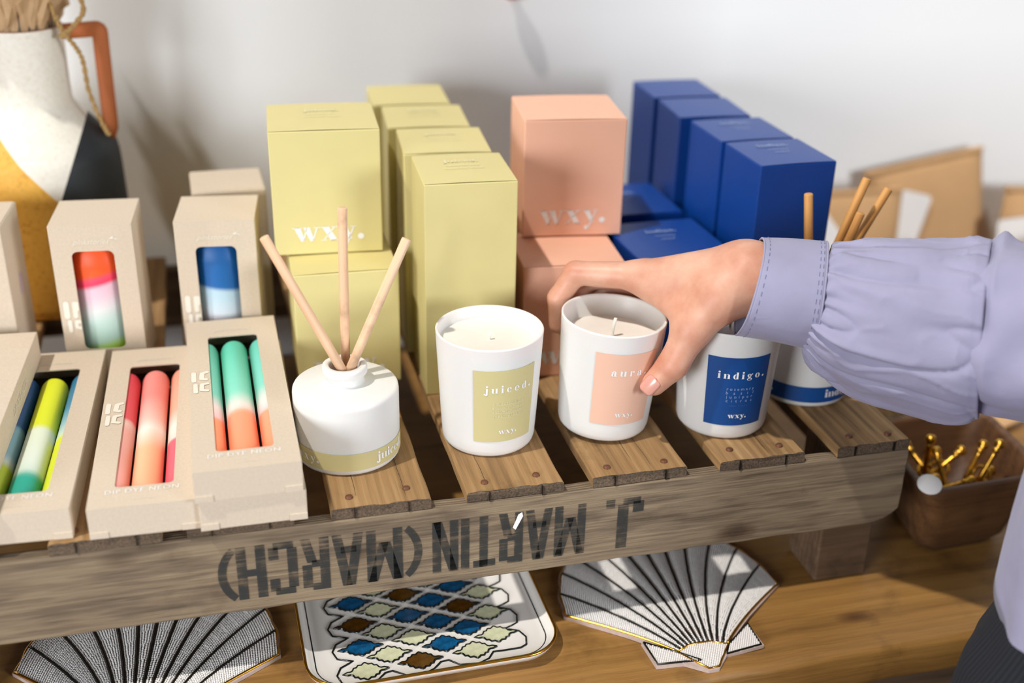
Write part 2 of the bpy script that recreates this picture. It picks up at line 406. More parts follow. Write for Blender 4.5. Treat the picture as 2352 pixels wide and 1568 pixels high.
# ------------------------------------------------------------------ cartons
def carton(name, w_, d_, h_, mat, loc, rz, label, cat, group, text=None, top=None, pmat=None, toff=.0115, tsize=.0118):
    r = root(name, loc, (0, 0, rz), label, cat, group)
    bm = bmbox(-w_/2, w_/2, -d_/2, d_/2, .0002, h_ - .0007, .0009, 2)
    # gently bowed walls and a slight bulge on the closed top
    frombm('carton_body', bm, mat, r)
    n = 10; V, F = [], []
    for j in range(n + 1):
        for i in range(n + 1):
            u, v = i / n * 2 - 1, j / n * 2 - 1
            V.append((u * (w_/2 - .0006), v * (d_/2 - .0004), h_ - .0005 + .0008 * (1 - u*u) * (1 - v*v*.4)))
    for j in range(n):
        for i in range(n): F.append((j*(n+1)+i, j*(n+1)+i+1, (j+1)*(n+1)+i+1, (j+1)*(n+1)+i))
    b0 = len(V); V += [(-w_/2+.0006, -d_/2+.0004, h_-.0012), (w_/2-.0006, -d_/2+.0004, h_-.0012), (w_/2-.0006, d_/2-.0004, h_-.0012), (-w_/2+.0006, d_/2-.0004, h_-.0012)]
    lid = raw('lid_flap', V, F, mat, r, True)
    if text: raw('lettering', *flat_text(text, FAT, .06, tsize, lambda u, v: (u, -d_/2 - .00025, toff + v)), M['print'], r)
    if top:
        raw('top_lettering', *flat_text(top, FAT, .1, .0042, lambda u, v: (u, .012 + v, h_ + .0009)), M['print'] if pmat is None else pmat, lid)
        for k, line in enumerate(('scented candle' if h_ < .15 else 'reed diffuser', 'wxy.')[:0]): pass
        raw('top_small_print', *join([sans(t_, .0048, lambda u, v, k=k: (u, .0025 - .0075*k + v, h_ + .0009)) for k, t_ in enumerate(('squeezed lime', 'cucumber water') if 'j' in top else ('rosemary', 'juniper')) ]), pmat or M['print'], lid)
    return r
gY, gP, gB = 'yellow cartons', 'peach cartons', 'blue cartons'
carton('candle_carton', .084, .082, .1009, M['yellow'], (-.0912, .1460, 0), R_(-.8), 'yellow carton at the bottom of the yellow stack, behind the reed diffuser', 'carton', gY, 'wxy.', None)
carton('candle_carton', .0870, .082, .1033, M['yellow'], (-.0975, .1855, .1017), R_(-3.4), 'yellow carton on top of the two-high yellow stack with white lettering', 'carton', gY, 'wxy.', 'juiced.', M['printy'])
TY = [(.0035, .1085, -2.6, 'frontmost tall yellow carton, right behind the open white candle'), (.0028, .1865, -4.5, 'second tall yellow carton from the front of its row'),
      (.0020, .2640, -4.5, 'third tall yellow carton from the front of its row'), (.0000, .3420, -3.5, 'rearmost tall yellow carton, closest to the wall')]
for i, (x, y, a, lb) in enumerate(TY):
    carton('diffuser_carton', .0725, .0735, .1798, M['yellow'], (x, y, 0), R_(a), lb, 'carton', gY, 'wxy.' if i == 0 else None, 'juiced.' if i < 3 else None, M['printy'], .016, .0098)
carton('candle_carton', .0850, .082, .1005, M['peach'], (.0945, .1245, 0), R_(-4.5), 'lower front peach carton partly hidden by the reaching fingers', 'carton', gP, 'wxy.')
carton('candle_carton', .0800, .078, .1005, M['peach'], (.0985, .2080, 0), R_(-4.5), 'peach carton tucked underneath the raised peach carton, at the back', 'carton', gP)
carton('candle_carton', .0860, .080, .1020, M['peach'], (.1112, .1848, .1015), R_(-6.5), 'peach carton raised on top of the peach stack', 'carton', gP, 'wxy.', None)
carton('candle_carton', .0840, .084, .1010, M['blue'], (.1866, .1258, 0), R_(2.0), 'front low blue carton just above the back of the hand', 'carton', gB, None, 'indigo.', M['printb'])
carton('candle_carton', .0820, .084, .1010, M['blue'], (.1850, .2300, 0), R_(1.0), 'rear low blue carton half hidden behind the raised peach carton', 'carton', gB, None, 'indigo.', M['printb'])
for (x, y, a, lb) in ((.2720, .1035, 1.5, 'frontmost tall blue carton, directly behind the cuff'), (.2690, .1740, .5, 'second tall blue carton from the front'),
                      (.2650, .2500, -3.5, 'third tall blue carton from the front'), (.2665, .3235, -2.0, 'rearmost tall blue carton against the white wall')):
    carton('diffuser_carton', .0680, .0670, .1798, M['blue'], (x, y, 0), R_(a), lb, 'carton', gB, None, 'indigo.' if y < .2 else None, M['printb'])

# ------------------------------------------------------------------ dip-dye candles in window boxes
def dye(name, stops, slope=0.0):
    t = NT(name); tc = t.n('TexCoord'); sp = t.n('SeparateXYZ'); t.l(tc.outputs['Object'], sp.inputs[0])
    z = t.math('ADD', sp.outputs['Z'], t.math('MULTIPLY', sp.outputs['X'], slope))
    L_ = t.math('MULTIPLY', z, 1.0)
    c = t.ramp(L_, [(p, lin(h)) for p, h in stops]); t.col(c)
    t.setp(Roughness=.5, Subsurface_Weight=.12, Subsurface_Scale=.003); t.b.inputs['Subsurface Radius'].default_value = (1, .6, .5)
    t.bump(t.noise(t.coord('Object', (1, 1, 1)), 900, 2), .06, .0004); return t.m
def dip_candle(name, length, r, mat, parent_mat, label, group):
    """candle along its own z (0..length) with a domed top; parent_mat places it"""
    prof = [(.0001, 0), (r * .9, 0), (r, .001)] + [(r, length * k / 10) for k in range(1, 9)] + [(r, length - r*.75), (r*.93, length - r*.38), (r*.72, length - r*.13), (r*.4, length - r*.02), (.0001, length)]
    o = raw(name, *lathe(prof, 36), mat, None, True); o.matrix_world = parent_mat
    return tag(o, label, 'candle', group)
def panel_hole(w_, l_, x0, x1, y0, y1, r, th):
    """flat panel (xy, centred in x, y 0..l) with a rounded window; z -th..0"""
    inner = rrect(x0, x1, y0, y1, r, 5); n = len(inner)
    cx, cy = (x0+x1)/2, (y0+y1)/2; outer = []
    for k, (px, py) in enumerate(inner):   # project onto the outer rectangle
        q = k // 6; t_ = (k % 6) / 5
        cor = [(w_/2, l_), (-w_/2, l_), (-w_/2, 0), (w_/2, 0)][q]
        A = [(w_/2, y1 - r), (x0 + r, l_), (-w_/2, y0 + r), (x1 - r, 0)][q]; B = [(x1 - r, l_), (-w_/2, y1 - r), (x0 + r, 0), (w_/2, y0 + r)][q]
        if t_ < .5: s_ = t_ * 2; outer.append((A[0] + (cor[0]-A[0])*s_, A[1] + (cor[1]-A[1])*s_)) if t_ < .4 else outer.append(cor)
        else: s_ = (t_ - .5) * 2; outer.append((cor[0] + (B[0]-cor[0])*s_, cor[1] + (B[1]-cor[1])*s_))
    V, F = [], []
    for z in (0, -th):
        V += [(x, y, z) for x, y in inner] + [(x, y, z) for x, y in outer]
    for k in range(n):
        k2 = (k + 1) % n
        F.append((k, n + k, n + k2, k2)); F.append((2*n + k, 2*n + k2, 3*n + k2, 3*n + k))
        F.append((k, k2, 2*n + k2, 2*n + k)); F.append((n + k, 3*n + k, 3*n + k2, n + k2))
    return V, F
def rounded_stroke(pts, wd):
    parts = []
    for (a, b) in zip(pts[:-1], pts[1:]):
        dx, dy = b[0]-a[0], b[1]-a[1]; L_ = math.hypot(dx, dy); nx, ny = -dy/L_*wd, dx/L_*wd; an = math.atan2(ny, nx)
        poly = [(a[0] + wd*math.cos(an + math.pi*k/6), a[1] + wd*math.sin(an + math.pi*k/6)) for k in range(7)] + [(b[0] + wd*math.cos(an + math.pi + math.pi*k/6), b[1] + wd*math.sin(an + math.pi + math.pi*k/6)) for k in range(7)]
        parts.append(poly)
    return parts
def polys(P, f):
    V, F = [], []
    for poly in P:
        i = len(V); V += [f(*p) for p in poly]; F.append(tuple(range(i, len(V))))
    return V, F
def polys_stacked(P, Z):
    V, F = [], []
    for n_, poly in enumerate(P):
        i = len(V); V += [(x, y, Z + .00003 * n_) for x, y in poly]; F.append(tuple(range(i, len(V))))
    return V, F
def window_box(name, w_, l_, t_, win, mw, label, group, kind):
    """local: x across, y along the length (0..l), z up to t (window face)"""
    r = root(name, (0, 0, 0), (0, 0, 0), label, 'candle box', group); r.matrix_world = mw
    bm = bmesh.new(); th = .0009; e = .0002
    addbox(bm, -w_/2, w_/2, e, l_, 0, th); addbox(bm, -w_/2, -w_/2 + th, 0, l_, th, t_ - th); addbox(bm, w_/2 - th, w_/2, 0, l_, th, t_ - th)
    addbox(bm, -w_/2 + th, w_/2 - th, 0, th, th, t_ - th); addbox(bm, -w_/2 + th, w_/2 - th, l_ - th, l_, th, t_ - th)
    frombm('carton_body', bm, M['kraft'], r)
    x0, x1, y0, y1, rr = win
    V, F = panel_hole(w_, l_, x0, x1, y0, y1, rr, th)
    fp = raw('window_panel', V, F, M['kraft'], r, loc=(0, 0, t_))
    bm = bmbox(-w_/2 + .0011, w_/2 - .0011, th + .0002, l_ - th - .0002, th + .00012, th + .0004); frombm('lining', bm, M['kraft_in'], r)
    Z = .0003
    if kind == 'tall':
        s = w_ / .064
        raw('script_print', *sans('pinkstories', .0062*s, lambda u, v: (u - .001, y1 + .0062 + v, Z), .55), M['print_soft'], fp)
        raw('bird_mark', *polys([[(.0135, y1+.0105), (.0165, y1+.0122), (.0205, y1+.0092), (.0175, y1+.0098)], [(.0165, y1+.0105), (.0182, y1+.0128), (.0178, y1+.0102)]], lambda x, y: (x, y, Z)), M['print_soft'], fp)
        bx, sc_ = -w_/2 + .0052, 1.0
        ym = y0 + .031
        P = rounded_stroke([(bx, ym), (bx, ym + .0108)], .0023) + rounded_stroke([(bx+.0066, ym), (bx+.0066, ym+.0108), (bx+.0093, ym+.0104), (bx+.0098, ym+.007), (bx+.0070, ym+.0052)], .0019)
        P += rounded_stroke([(bx+.0012, ym - .0128), (bx+.0012, ym - .0048)], .0017) + rounded_stroke([(bx+.0095, ym-.0052), (bx+.0066, ym-.0048), (bx+.0062, ym-.0098), (bx+.0092, ym-.0108)], .0014)
        P = [[p for p in q] for q in P]; P = [[(min(px, x0 - .0002), py) for px, py in q] for q in P]
        raw('rounded_lettering', *polys_stacked(P, Z), M['print_soft'], fp)
    else:
        raw('product_print', *sans('DIP DYE NEON', .0066, lambda u, v: (u - .001, y0 - .0078 + v, Z), 0, 1.1), M['print'], fp)
        raw('small_print', *join([sans('DIP DYE NEON', .0036, lambda u, v: (u - .002, y0 - .0128 + v, Z)), sans('pinkstories', .0034, lambda u, v: (u + .001, y0 - .0168 + v, Z))][1:]), M['print_soft'], fp)
        raw('script_print', *sans('pinkstories', .0062, lambda u, v: (u - .001, y1 + .009 + v, Z), .55), M['print_soft'], fp)
        bx = -w_/2 + .004; ym = y0 + .105
        P = rounded_stroke([(bx, ym), (bx, ym + .013)], .0018) + rounded_stroke([(bx+.0095, ym+.0135), (bx+.0062, ym+.012), (bx+.0056, ym+.003), (bx+.0085, ym+.0015)], .0018)
        P += rounded_stroke([(bx+.001, ym-.018), (bx+.001, ym-.006)], .0016) + rounded_stroke([(bx+.0095, ym-.0055), (bx+.0058, ym-.006), (bx+.0052, ym-.015), (bx+.0090, ym-.0165)], .0016)
        P = [[(min(px, x0 - .0002), py) for px, py in q] for q in P]
        raw('rounded_lettering', *polys_stacked(P, Z), M['print_soft'], fp)
        # little closing tabs at the near end
        frombm('end_tab', bmbox(-w_/2, -w_/2 + .012, -.0006, .0004, .0002, t_ * .22, .0002), M['kraft'], r)
        frombm('end_tab', bmbox(w_/2 - .012, w_/2, -.0006, .0004, .0002, t_ * .22, .0002), M['kraft'], r)
    return r
def lying(loc, rz): return Matrix.Translation(loc) @ Matrix.Rotation(rz, 4, 'Z')
def standing(loc, rz):   # box standing on its end: length axis -> z, window face -> -y
    return Matrix.Translation(loc) @ Matrix.Rotation(rz, 4, 'Z') @ Matrix(((1,0,0,0),(0,0,-1,0),(0,1,0,0),(0,0,0,1)))
BW, BL, BT = .0705, .236, .0232
G = 'flat window boxes with dipped dinner candles'
GC = 'dip-dyed dinner candles'
LY = {'coral': (lying((-.2512, -.0765, .0001), R_(-1.6)), 'window box of coral and peach dinner candles, lying in the middle of the row'),
      'lime': (lying((-.3325, -.0690, .0001), R_(-2.9)), 'window box of blue and lime yellow candles, lying left of the coral one'),
      'mint': (lying((-.1824, -.0835, .0237), R_(.3)), 'window box of mint and orange dinner candles, lying on top of another box')}
DY = {
 'coral': [[(0, '#f3a49a'), (.100, '#f5b3a8'), (.112, '#f6d6ca'), (.116, '#ee5a63'), (.2, '#e83f52')],
           [(0, '#ffae84'), (.070, '#ffb98f'), (.098, '#fbe6da'), (.112, '#f8c0b2'), (.15, '#f58c83'), (.2, '#f58c83')],
           [(0, '#f0616e'), (.078, '#f0606e'), (.082, '#f7cfc4'), (.098, '#f9ddd0'), (.125, '#f7a98e'), (.2, '#f49a80')]],
 'mint': [[(0, '#ff9064'), (.066, '#ff9a72'), (.070, '#f2c6c4'), (.086, '#ecd6d2'), (.105, '#84cdbb'), (.2, '#5fc3ac')],
          [(0, '#ff9468'), (.073, '#ff9e78'), (.077, '#f5cfc0'), (.083, '#e9ded6'), (.104, '#86d8c0'), (.2, '#4fc7a7')],
          [(0, '#ff9468'), (.071, '#ff9e78'), (.075, '#f0cbc8'), (.088, '#e5dad2'), (.112, '#83cfbc'), (.2, '#63c5ae')]],
 'lime': [[(0, '#b9c92e'), (.060, '#bccc30'), (.066, '#cfd9cf'), (.076, '#8ab4bd'), (.112, '#86b6c4'), (.117, '#0a5590'), (.2, '#0a4c88')],
          [(0, '#0d9f88'), (.042, '#16a58f'), (.050, '#cfe0d4'), (.060, '#dbe6da'), (.106, '#dee8cf'), (.111, '#dbe420'), (.2, '#dde51c')],
          [(0, '#dbe420'), (.092, '#dbe420'), (.097, '#cfe0d6'), (.115, '#8fbccb'), (.140, '#3d86ad'), (.2, '#2a6f9c')]]}
WORD = {'coral': ('red and pink', 'salmon and peach', 'peach and coral red'), 'mint': ('mint and orange', 'bright mint and orange', 'mint and light orange'), 'lime': ('navy and lime', 'lime, white and teal', 'blue and yellow')}
POS = ('left', 'middle', 'right')
for k, (mw, lb) in LY.items():
    wy0 = .024
    window_box('candle_window_box', BW, BL, BT, (-.0192, .0192, wy0, wy0 + .180, .0035), mw, lb, G, 'flat')
    for i in range(3):
        cm = mw @ Matrix.Translation(((i - 1) * .0222, .0072, .0117)) @ Matrix.Rotation(R_(-90), 4, 'X')
        L_ = .1945 if not (k == 'lime' and i == 1) else .190
        dip_candle('dinner_candle', L_, .0102, dye('dip_dye_%s_%d' % (k, i), DY[k][i]), cm, '%s of the three candles in the %s box, %s' % (POS[i] + 'most' if i != 1 else 'middle', {'coral': 'coral', 'mint': 'mint and orange', 'lime': 'blue and lime'}[k], WORD[k][i]), GC)
# plain box below the mint one, box pile at the far left
def closed_box(loc, rz, label):
    r = root('candle_window_box', loc, (0, 0, rz), label, 'candle box', G)
    frombm('carton_body', bmbox(-BW/2, BW/2, 0, BL, .0002, BT - .0001, .0006), M['kraft'], r)
    frombm('end_tab', bmbox(-BW/2, -BW/2 + .012, -.0007, .0003, .0002, BT*.22, .0002), M['kraft'], r)
    frombm('end_tab', bmbox(BW/2 - .012, BW/2, -.0007, .0003, .0002, BT*.22, .0002), M['kraft'], r)
    return r
closed_box((-.1806, -.0815, 0), R_(-.2), 'kraft box lying underneath the mint and orange candle box')
closed_box((-.4110, -.080, 0), R_(-3), 'kraft box at the bottom of the pile at the left edge')
b_ = closed_box((-.3845, -.0735, .0236), R_(-3.5), 'kraft box at the top of the pile at the left edge')
raw('side_print', *join([sans('DIP DYE NEON', .008, lambda u, v: (BW/2 + .0003, .15 + u, .008 + v))]), M['print_soft'], b_)
# standing pillar boxes
GS = 'standing pillar candle boxes'
PW, PH = .0636, .130
ST = [((-.2828, .1683 + .0325, .0001), -4.4, 'standing box showing an orange, pink and pale green pillar candle', [(0, '#9fcf1e'), (.0180, '#a9d338'), (.0215, '#a9cdc0'), (.041, '#bcd6cd'), (.051, '#dcdcdc'), (.062, '#e4c6d2'), (.0732, '#e8bccb'), (.0740, '#f8385f'), (.0782, '#fb4a66'), (.0792, '#ff5a20'), (.15, '#ff5a1e')], -.25, 'orange and pink pillar candle inside its standing box'),
      ((-.1862, .1603 + .0320, .0001), -6.5, 'standing box showing a blue pillar candle', [(0, '#e8e2ea'), (.034, '#d9cfdd'), (.042, '#d5e0e6'), (.056, '#b8d2df'), (.0625, '#b4d0df'), (.0640, '#0f62a8'), (.15, '#0a4f92')], .14, 'blue and pale blue pillar candle inside its standing box')]
for (lc, a, lb, stops, slope, clb) in ST:
    d_ = .062
    mw = standing(lc, R_(a)) @ Matrix.Translation((0, 0, -d_/2))
    window_box('pillar_candle_box', PW, PH, d_, (-.0165, .0160, .0215, .1080, .0048), mw, lb, GS, 'tall')
    o = dip_candle('pillar_candle', .110, .0275, dye('dip_dye_pillar', stops, slope), Matrix.Translation((lc[0], lc[1], .004)) @ Matrix.Rotation(R_(a), 4, 'Z'), clb, 'pillar candles')
def plain_box(loc, rz, w_, d_, h_, label):
    r = root('pillar_candle_box', loc, (0, 0, rz), label, 'candle box', GS)
    frombm('carton_body', bmbox(-w_/2, w_/2, -d_/2, d_/2, .0001, h_, .0009), M['kraft'], r)
    frombm('lid_flap', bmbox(-w_/2 + .0012, w_/2 - .0012, -d_/2 + .0012, d_/2 - .0008, h_ + .00005, h_ + .0006), M['kraft'], r); return r
plain_box((-.1755, .2640, 0), R_(1.5), .0620, .0600, .130, 'kraft box standing behind the box with the blue pillar candle')
b_ = plain_box((-.3815, .2110, 0), R_(-4.5), .0640, .0620, .130, 'kraft box standing at the left edge, in front of the jug')
raw('sticker', *prism(rrect(-.006, .006, -.0085, .0085, .001), 0, .0002), plain('lilac_sticker', '#c3aebb', .6), b_, loc=(.0321, .006, .068), rot=(R_(90), R_(12), R_(90)))

# ------------------------------------------------------------------ candles in white jars
def jar_r(z): return .0346 + (.0400 - .0346) * min(1, max(0, z / .092)) ** .9
def label_patch(z0, z1, a0, a1, rf, off=.0003, n=28, nz=6):
    V, F = [], []
    for j in range(nz + 1):
        z = z0 + (z1 - z0) * j / nz
        for i in range(n + 1):
            a = a0 + (a1 - a0) * i / n; r = rf(z) + off; V.append((r*math.cos(a), r*math.sin(a), z))
    for j in range(nz):
        for i in range(n): F.append((j*(n+1)+i, j*(n+1)+i+1, (j+1)*(n+1)+i+1, (j+1)*(n+1)+i))
    return V, F
def wrap(ac, zc, rf, off=.00055):
    def f(u, v):
        z = zc + v; r = rf(z); a = ac + u / r; r += off
        return (r*math.cos(a), r*math.sin(a), z)
    return f
def jar_candle(loc, rot, wax, label, word, lines, lmat, ac, z0, z1, small, fat=.0040):
    r = root('jar_candle', loc, rot, label, 'candle', 'white jar candles')
    H_ = .092
    prof = [(.0001, .0003), (.030, .0003), (.0325, .0010), (.0341, .0028), (jar_r(.006), .006)] + [(jar_r(z), z) for z in np.linspace(.012, H_ - .0015, 14)] + [(.0400, H_ - .0006), (.0396, H_), (.0388, H_ + .0001), (.0381, H_ - .0006), (.0378, H_ - .002), (.0368, wax - .003), (.0001, wax - .003)]
    raw('jar', *lathe(prof, 96), M['white'], r, True)
    wp = [(.0001, wax + .0002), (.010, wax), (.033, wax), (.0362, wax + .0006), (.0384, wax + .0014)]
    raw('wax', *lathe(wp, 72), M['wax'], r, True)
    if wax < .075: raw('wick', *tube([(.0, 0, wax - .001), (.0003, .0002, wax + .007), (.0016, .0008, wax + .0150)], [.0014, .0014, .0013], 8), M['wick'], r)
    else: raw('wick', *tube([(0, 0, wax - .001), (.0002, 0, wax + .003), (.0010, -.0004, wax + .0062)], .0010, 8), M['wick'], r)
    hw = R_(37)
    lb_ = raw('label', *label_patch(z0, z1, ac - hw, ac + hw, jar_r), lmat, r, True)
    raw('name_lettering', *flat_text(word, FAT, .52, fat, wrap(ac + R_(3), z0 + (z1-z0)*.70, jar_r)), M['print'], lb_)
    P = [sans(t_, sz, wrap(ac + R_(3), z0 + (z1-z0)*(.53 - .058*k), jar_r), 0, spc) for k, (t_, sz, spc) in enumerate(lines)]
    raw('small_print', *join(P), small, lb_)
    raw('maker_lettering', *flat_text('wxy.', FAT, .05, .0030, wrap(ac + R_(3), z0 + (z1-z0)*.115, jar_r)), M['print'], lb_)
    return r
def facing(x, y): return math.atan2(CAMP.y - y, CAMP.x - x)
dots = ('. . . .  . . . . .', .0030, 1.0)
jar_candle((0, .0005, 0), (0, 0, 0), .0815, 'full white jar candle with a yellow label, nothing touching it', 'juiced.', [('squeezed lime', .0036, 1.15), ('avocado', .0036, 2.2), ('cucumber water', .0036, 1.0), ('fresh greens', .0036, 1.25), dots], M['lyellow'], facing(0, 0) + R_(20), .0150, .0752, M['printy'])
jar_candle((.0915, -.0005, .0020), (R_(.4), R_(2.9), 0), .0735, 'white jar candle with a peach label, tilted in the grip of the hand', 'aura.', [(('. . . . .  . . . .'), .0034, 1.0), ('. . . .  . . . .', .0034, 1.0), ('. . .  . .', .0034, 1.0), ('. . . . .  .', .0034, 1.0), dots], M['lpeach'], facing(.088, 0) + R_(20.5), .0170, .0775, M['printp'], .0042)
jar_candle((.1862, -.0132, 0), (0, 0, 0), .0800, 'white jar candle with a blue label, below the cuff', 'indigo.', [('rosemary', .0037, 1.55), ('b a s i l', .0037, 1.75), ('juniper', .0037, 1.9), ('citrus', .0037, 2.3), dots], M['lblue'], facing(.186, -.013) + R_(17), .0140, .0730, M['printb'])

# ------------------------------------------------------------------ reed diffusers
def dif_r(z): return .0386
def diffuser(loc, rz, label, bandmat, word, group, ax):
    r = root('reed_diffuser', loc, (0, 0, 0), label, 'diffuser', group)
    prof = [(.0001, .0003), (.0345, .0003), (.0368, .0009), (.0381, .0026), (.0386, .005), (.0386, .052), (.0383, .0545), (.0374, .0562), (.0360, .0568), (.020, .0582), (.0148, .0588), (.0138, .0596), (.0137, .0650), (.0141, .0655), (.0158, .0660), (.0163, .0668), (.0163, .0705), (.0159, .0720), (.0150, .0726), (.0122, .0726), (.0112, .0716), (.0108, .066), (.0106, .052), (.0001, .052)]
    raw('bottle', *lathe(prof, 96), M['white'], r, True)
    b = raw('band_label', *label_patch(.0052, .0190, ax - R_(100), ax + R_(150), dif_r, .0003, 110, 2), bandmat, r, True)
    raw('maker_lettering', *flat_text('wxy.', FAT, .12, .0046, wrap(ax - R_(50), .0098, dif_r)), M['print'], b)
    raw('name_lettering', *flat_text(word, FAT, .10, .0046, wrap(ax + R_(54), .0098, dif_r)), M['print'], b)
    return r
def reed(p0, p1, mat, label, group, rad=.00345):
    p0, p1 = Vector(p0), Vector(p1); L_ = (p1 - p0).length
    V, F = tube([(0, 0, 0), (0, 0, L_ * .3), (.0002, 0, L_ * .65), (0, 0, L_ - .0005), (0, 0, L_)], [rad, rad, rad, rad, rad * .9], 14)
    o = raw('reed_stick', V, F, mat, None, True); o.location = p0; o.rotation_euler = (p1 - p0).to_track_quat('Z', 'Y').to_euler()
    return tag(o, label, 'reed stick', group)
dx, dy = -.1072, .0018
diffuser((dx, dy, 0), 0, 'white reed diffuser bottle with a yellow band label, left of the candles', M['lyellow'], 'juiced.', 'white reed diffusers', facing(dx, dy))
gr = 'reeds in the yellow-banded diffuser'
def through(n, tip, z0=.0535):   # straight stick from inside the bottle through neck point n to tip
    n, tip = Vector(n), Vector(tip); d = (n - tip); t = (tip.z - z0) / (tip.z - n.z); return tip + d * t
for npt, tip, lb in (((dx - .0040, dy - .0045, .0735), (-.1573, .006, .1720), 'reed leaning to the left out of the yellow-banded diffuser'),
                     ((dx + .0015, dy + .0052, .0735), (-.1028, .012, .1872), 'nearly upright middle reed of the yellow-banded diffuser'),
                     ((dx + .0052, dy - .0040, .0735), (-.0588, .010, .1618), 'reed leaning to the right out of the yellow-banded diffuser')):
    reed(through(npt, tip, .0575), tip, M['reed'], lb, gr)
ex, ey = .2748, .0235
diffuser((ex, ey, 0), 0, 'white reed diffuser bottle with a blue band label, mostly hidden by the sleeve', M['lblue'], 'indigo.', 'white reed diffusers', facing(ex, ey))
gr = 'reeds in the blue-banded diffuser'
for npt, tip, lb in (((ex - .0045, ey - .003, .0735), (.2585, .024, .1700), 'reed in front of the blue carton, rising above the cuff'),
                     ((ex + .0020, ey + .0055, .0735), (.3100, .028, .1780), 'tallest reed of the blue-banded diffuser'),
                     ((ex + .0040, ey - .005, .0735), (.2985, .011, .1562), 'shortest reed of the blue-banded diffuser, pointing at the camera'),
                     ((ex + .0062, ey + .0015, .0735), (.3345, .034, .1660), 'rightmost reed of the blue-banded diffuser')):
    reed(through(npt, tip, .0575), tip, M['reed2'], lb, gr)
# ------------------------------------------------------------------ jug with wrapped bouquet
JX, JY = -.3385, .352
def jug_mat():
    t = NT('jug_glaze'); tc = t.n('TexCoord'); sp = t.n('SeparateXYZ'); t.l(tc.outputs['Object'], sp.inputs[0])
    x, y, z = sp.outputs
    # black wedge on the right, mustard wedge on the left, cream between
    fx = t.math('SUBTRACT', x, t.math('MULTIPLY', t.math('SUBTRACT', z, .150), .42))
    black = t.math('GREATER_THAN', fx, .037)
    belt = t.math('LESS_THAN', z, .1745)
    black = t.math('MULTIPLY', black, belt)
    my = t.math('ADD', z, t.math('MULTIPLY', t.math('ADD', x, .0), 1.25))
    must = t.math('LESS_THAN', my, .1365)
    sand = t.noise(t.coord(), 260, 2)
    cream = t.ramp(sand, [(.25, lin('#cfc6b4')), (.36, lin('#ddd6c8')), (.7, lin('#e4dfd3'))])
    mus = t.ramp(sand, [(.22, lin('#a97a22')), (.4, lin('#d8a13c')), (.7, lin('#e0ab48'))])
    c = t.mix(black, cream, lin('#10171c')); c = t.mix(must, c, mus)
    t.col(c); t.setp(Roughness=.6); t.bump(t.noise(t.coord(), 500, 3), .15, .0008); return t.m
jug = root('jug', (JX, JY, 0), label='tall two-tone ceramic jug in cream, mustard and black with a terracotta handle', cat='jug')
prof = [(.0001, .0002), (.066, .0002), (.0715, .003), (.0730, .012), (.0735, .05), (.0725, .090), (.0716, .125), (.0708, .138), (.0690, .1465), (.0600, .1570), (.0480, .1710), (.0392, .1815), (.0368, .1845), (.0358, .1880), (.0356, .200), (.0358, .230), (.0362, .2505), (.0358, .2522)]
raw('jug_body', *lathe(prof, 96), jug_mat(), jug, True)
raw('jug_lining', *lathe([(.0360, .2518), (.0352, .2526), (.0338, .2524), (.0325, .2500), (.0320, .20), (.0001, .198)], 72), M['terracotta'], jug, True)
hc = [(.034, 0, .2455), (.0665, -.001, .2475), (.0655, -.001, .160), (.0600, -.001, .146)]
hp = [Vector(hc[0]).lerp(Vector(hc[1]), t) for t in np.linspace(0, .86, 8)]
hp += [Vector((.0620, -.001, .2472)).lerp(Vector((.0665, -.001, .2430)), t) + Vector((.0016, 0, .0016)) * (4*t*(1-t)) for t in np.linspace(.15, .9, 5)]
hp += [Vector((.0665, -.001, .2420)).lerp(Vector(hc[2]), t) for t in np.linspace(.05, 1, 14)] + [Vector(hc[3])]
V, F = tube(hp, .0051, 12, True, 1.35)
raw('handle', V, F, M['terracotta'], jug, True)
# crumpled wrapped stems in the jug
bq = root('wrapped_bouquet', (JX, JY, .2), label='dried bouquet wrapped in crumpled brown paper, standing in the jug', cat='bouquet')
def crumple(cx, cy, r0, r1, h, seed, mat, a0=0, a1=360, lean=(0, 0)):
    V, F = [], []; n, mz = 40, 16
    for j in range(mz + 1):
        t_ = j / mz
        for i in range(n + 1):
            a = R_(a0 + (a1 - a0) * i / n); r = r0 + (r1 - r0) * min(1, max(0, (t_ - .30) / .35))
            q = Vector((math.cos(a) * 1.8 + seed, math.sin(a) * 1.8, t_ * 9.5)); r *= 1 + .38 * noise.noise(q * 1.3) + .30 * abs(noise.noise(q * 3.1)) + .1 * noise.noise(q * 7)
            V.append((cx + lean[0]*t_ + r*math.cos(a), cy + lean[1]*t_ + r*math.sin(a), h * t_ + .006 * noise.noise(q * 1.9)))
    for j in range(mz):
        for i in range(n): F.append((j*(n+1)+i, j*(n+1)+i+1, (j+1)*(n+1)+i+1, (j+1)*(n+1)+i))
    o = raw('paper_wrap', V, F, mat, bq); md = o.modifiers.new('s', 'SOLIDIFY'); md.thickness = .0004; return o
for (cx, cy, r0, r1, h, sd, ln) in ((-.016, -.012, .010, .034, .15, 1.0, (-.020, -.006)), (.010, -.013, .010, .030, .15, 5.0, (.006, -.006)), (.0, .012, .012, .036, .17, 9.0, (0, .012)), (-.004, -.016, .008, .020, .13, 13.0, (-.006, -.008)), (.018, .004, .008, .024, .14, 17.0, (.008, .004))):
    crumple(cx, cy, r0, r1, h, sd, M['paper'], lean=ln)
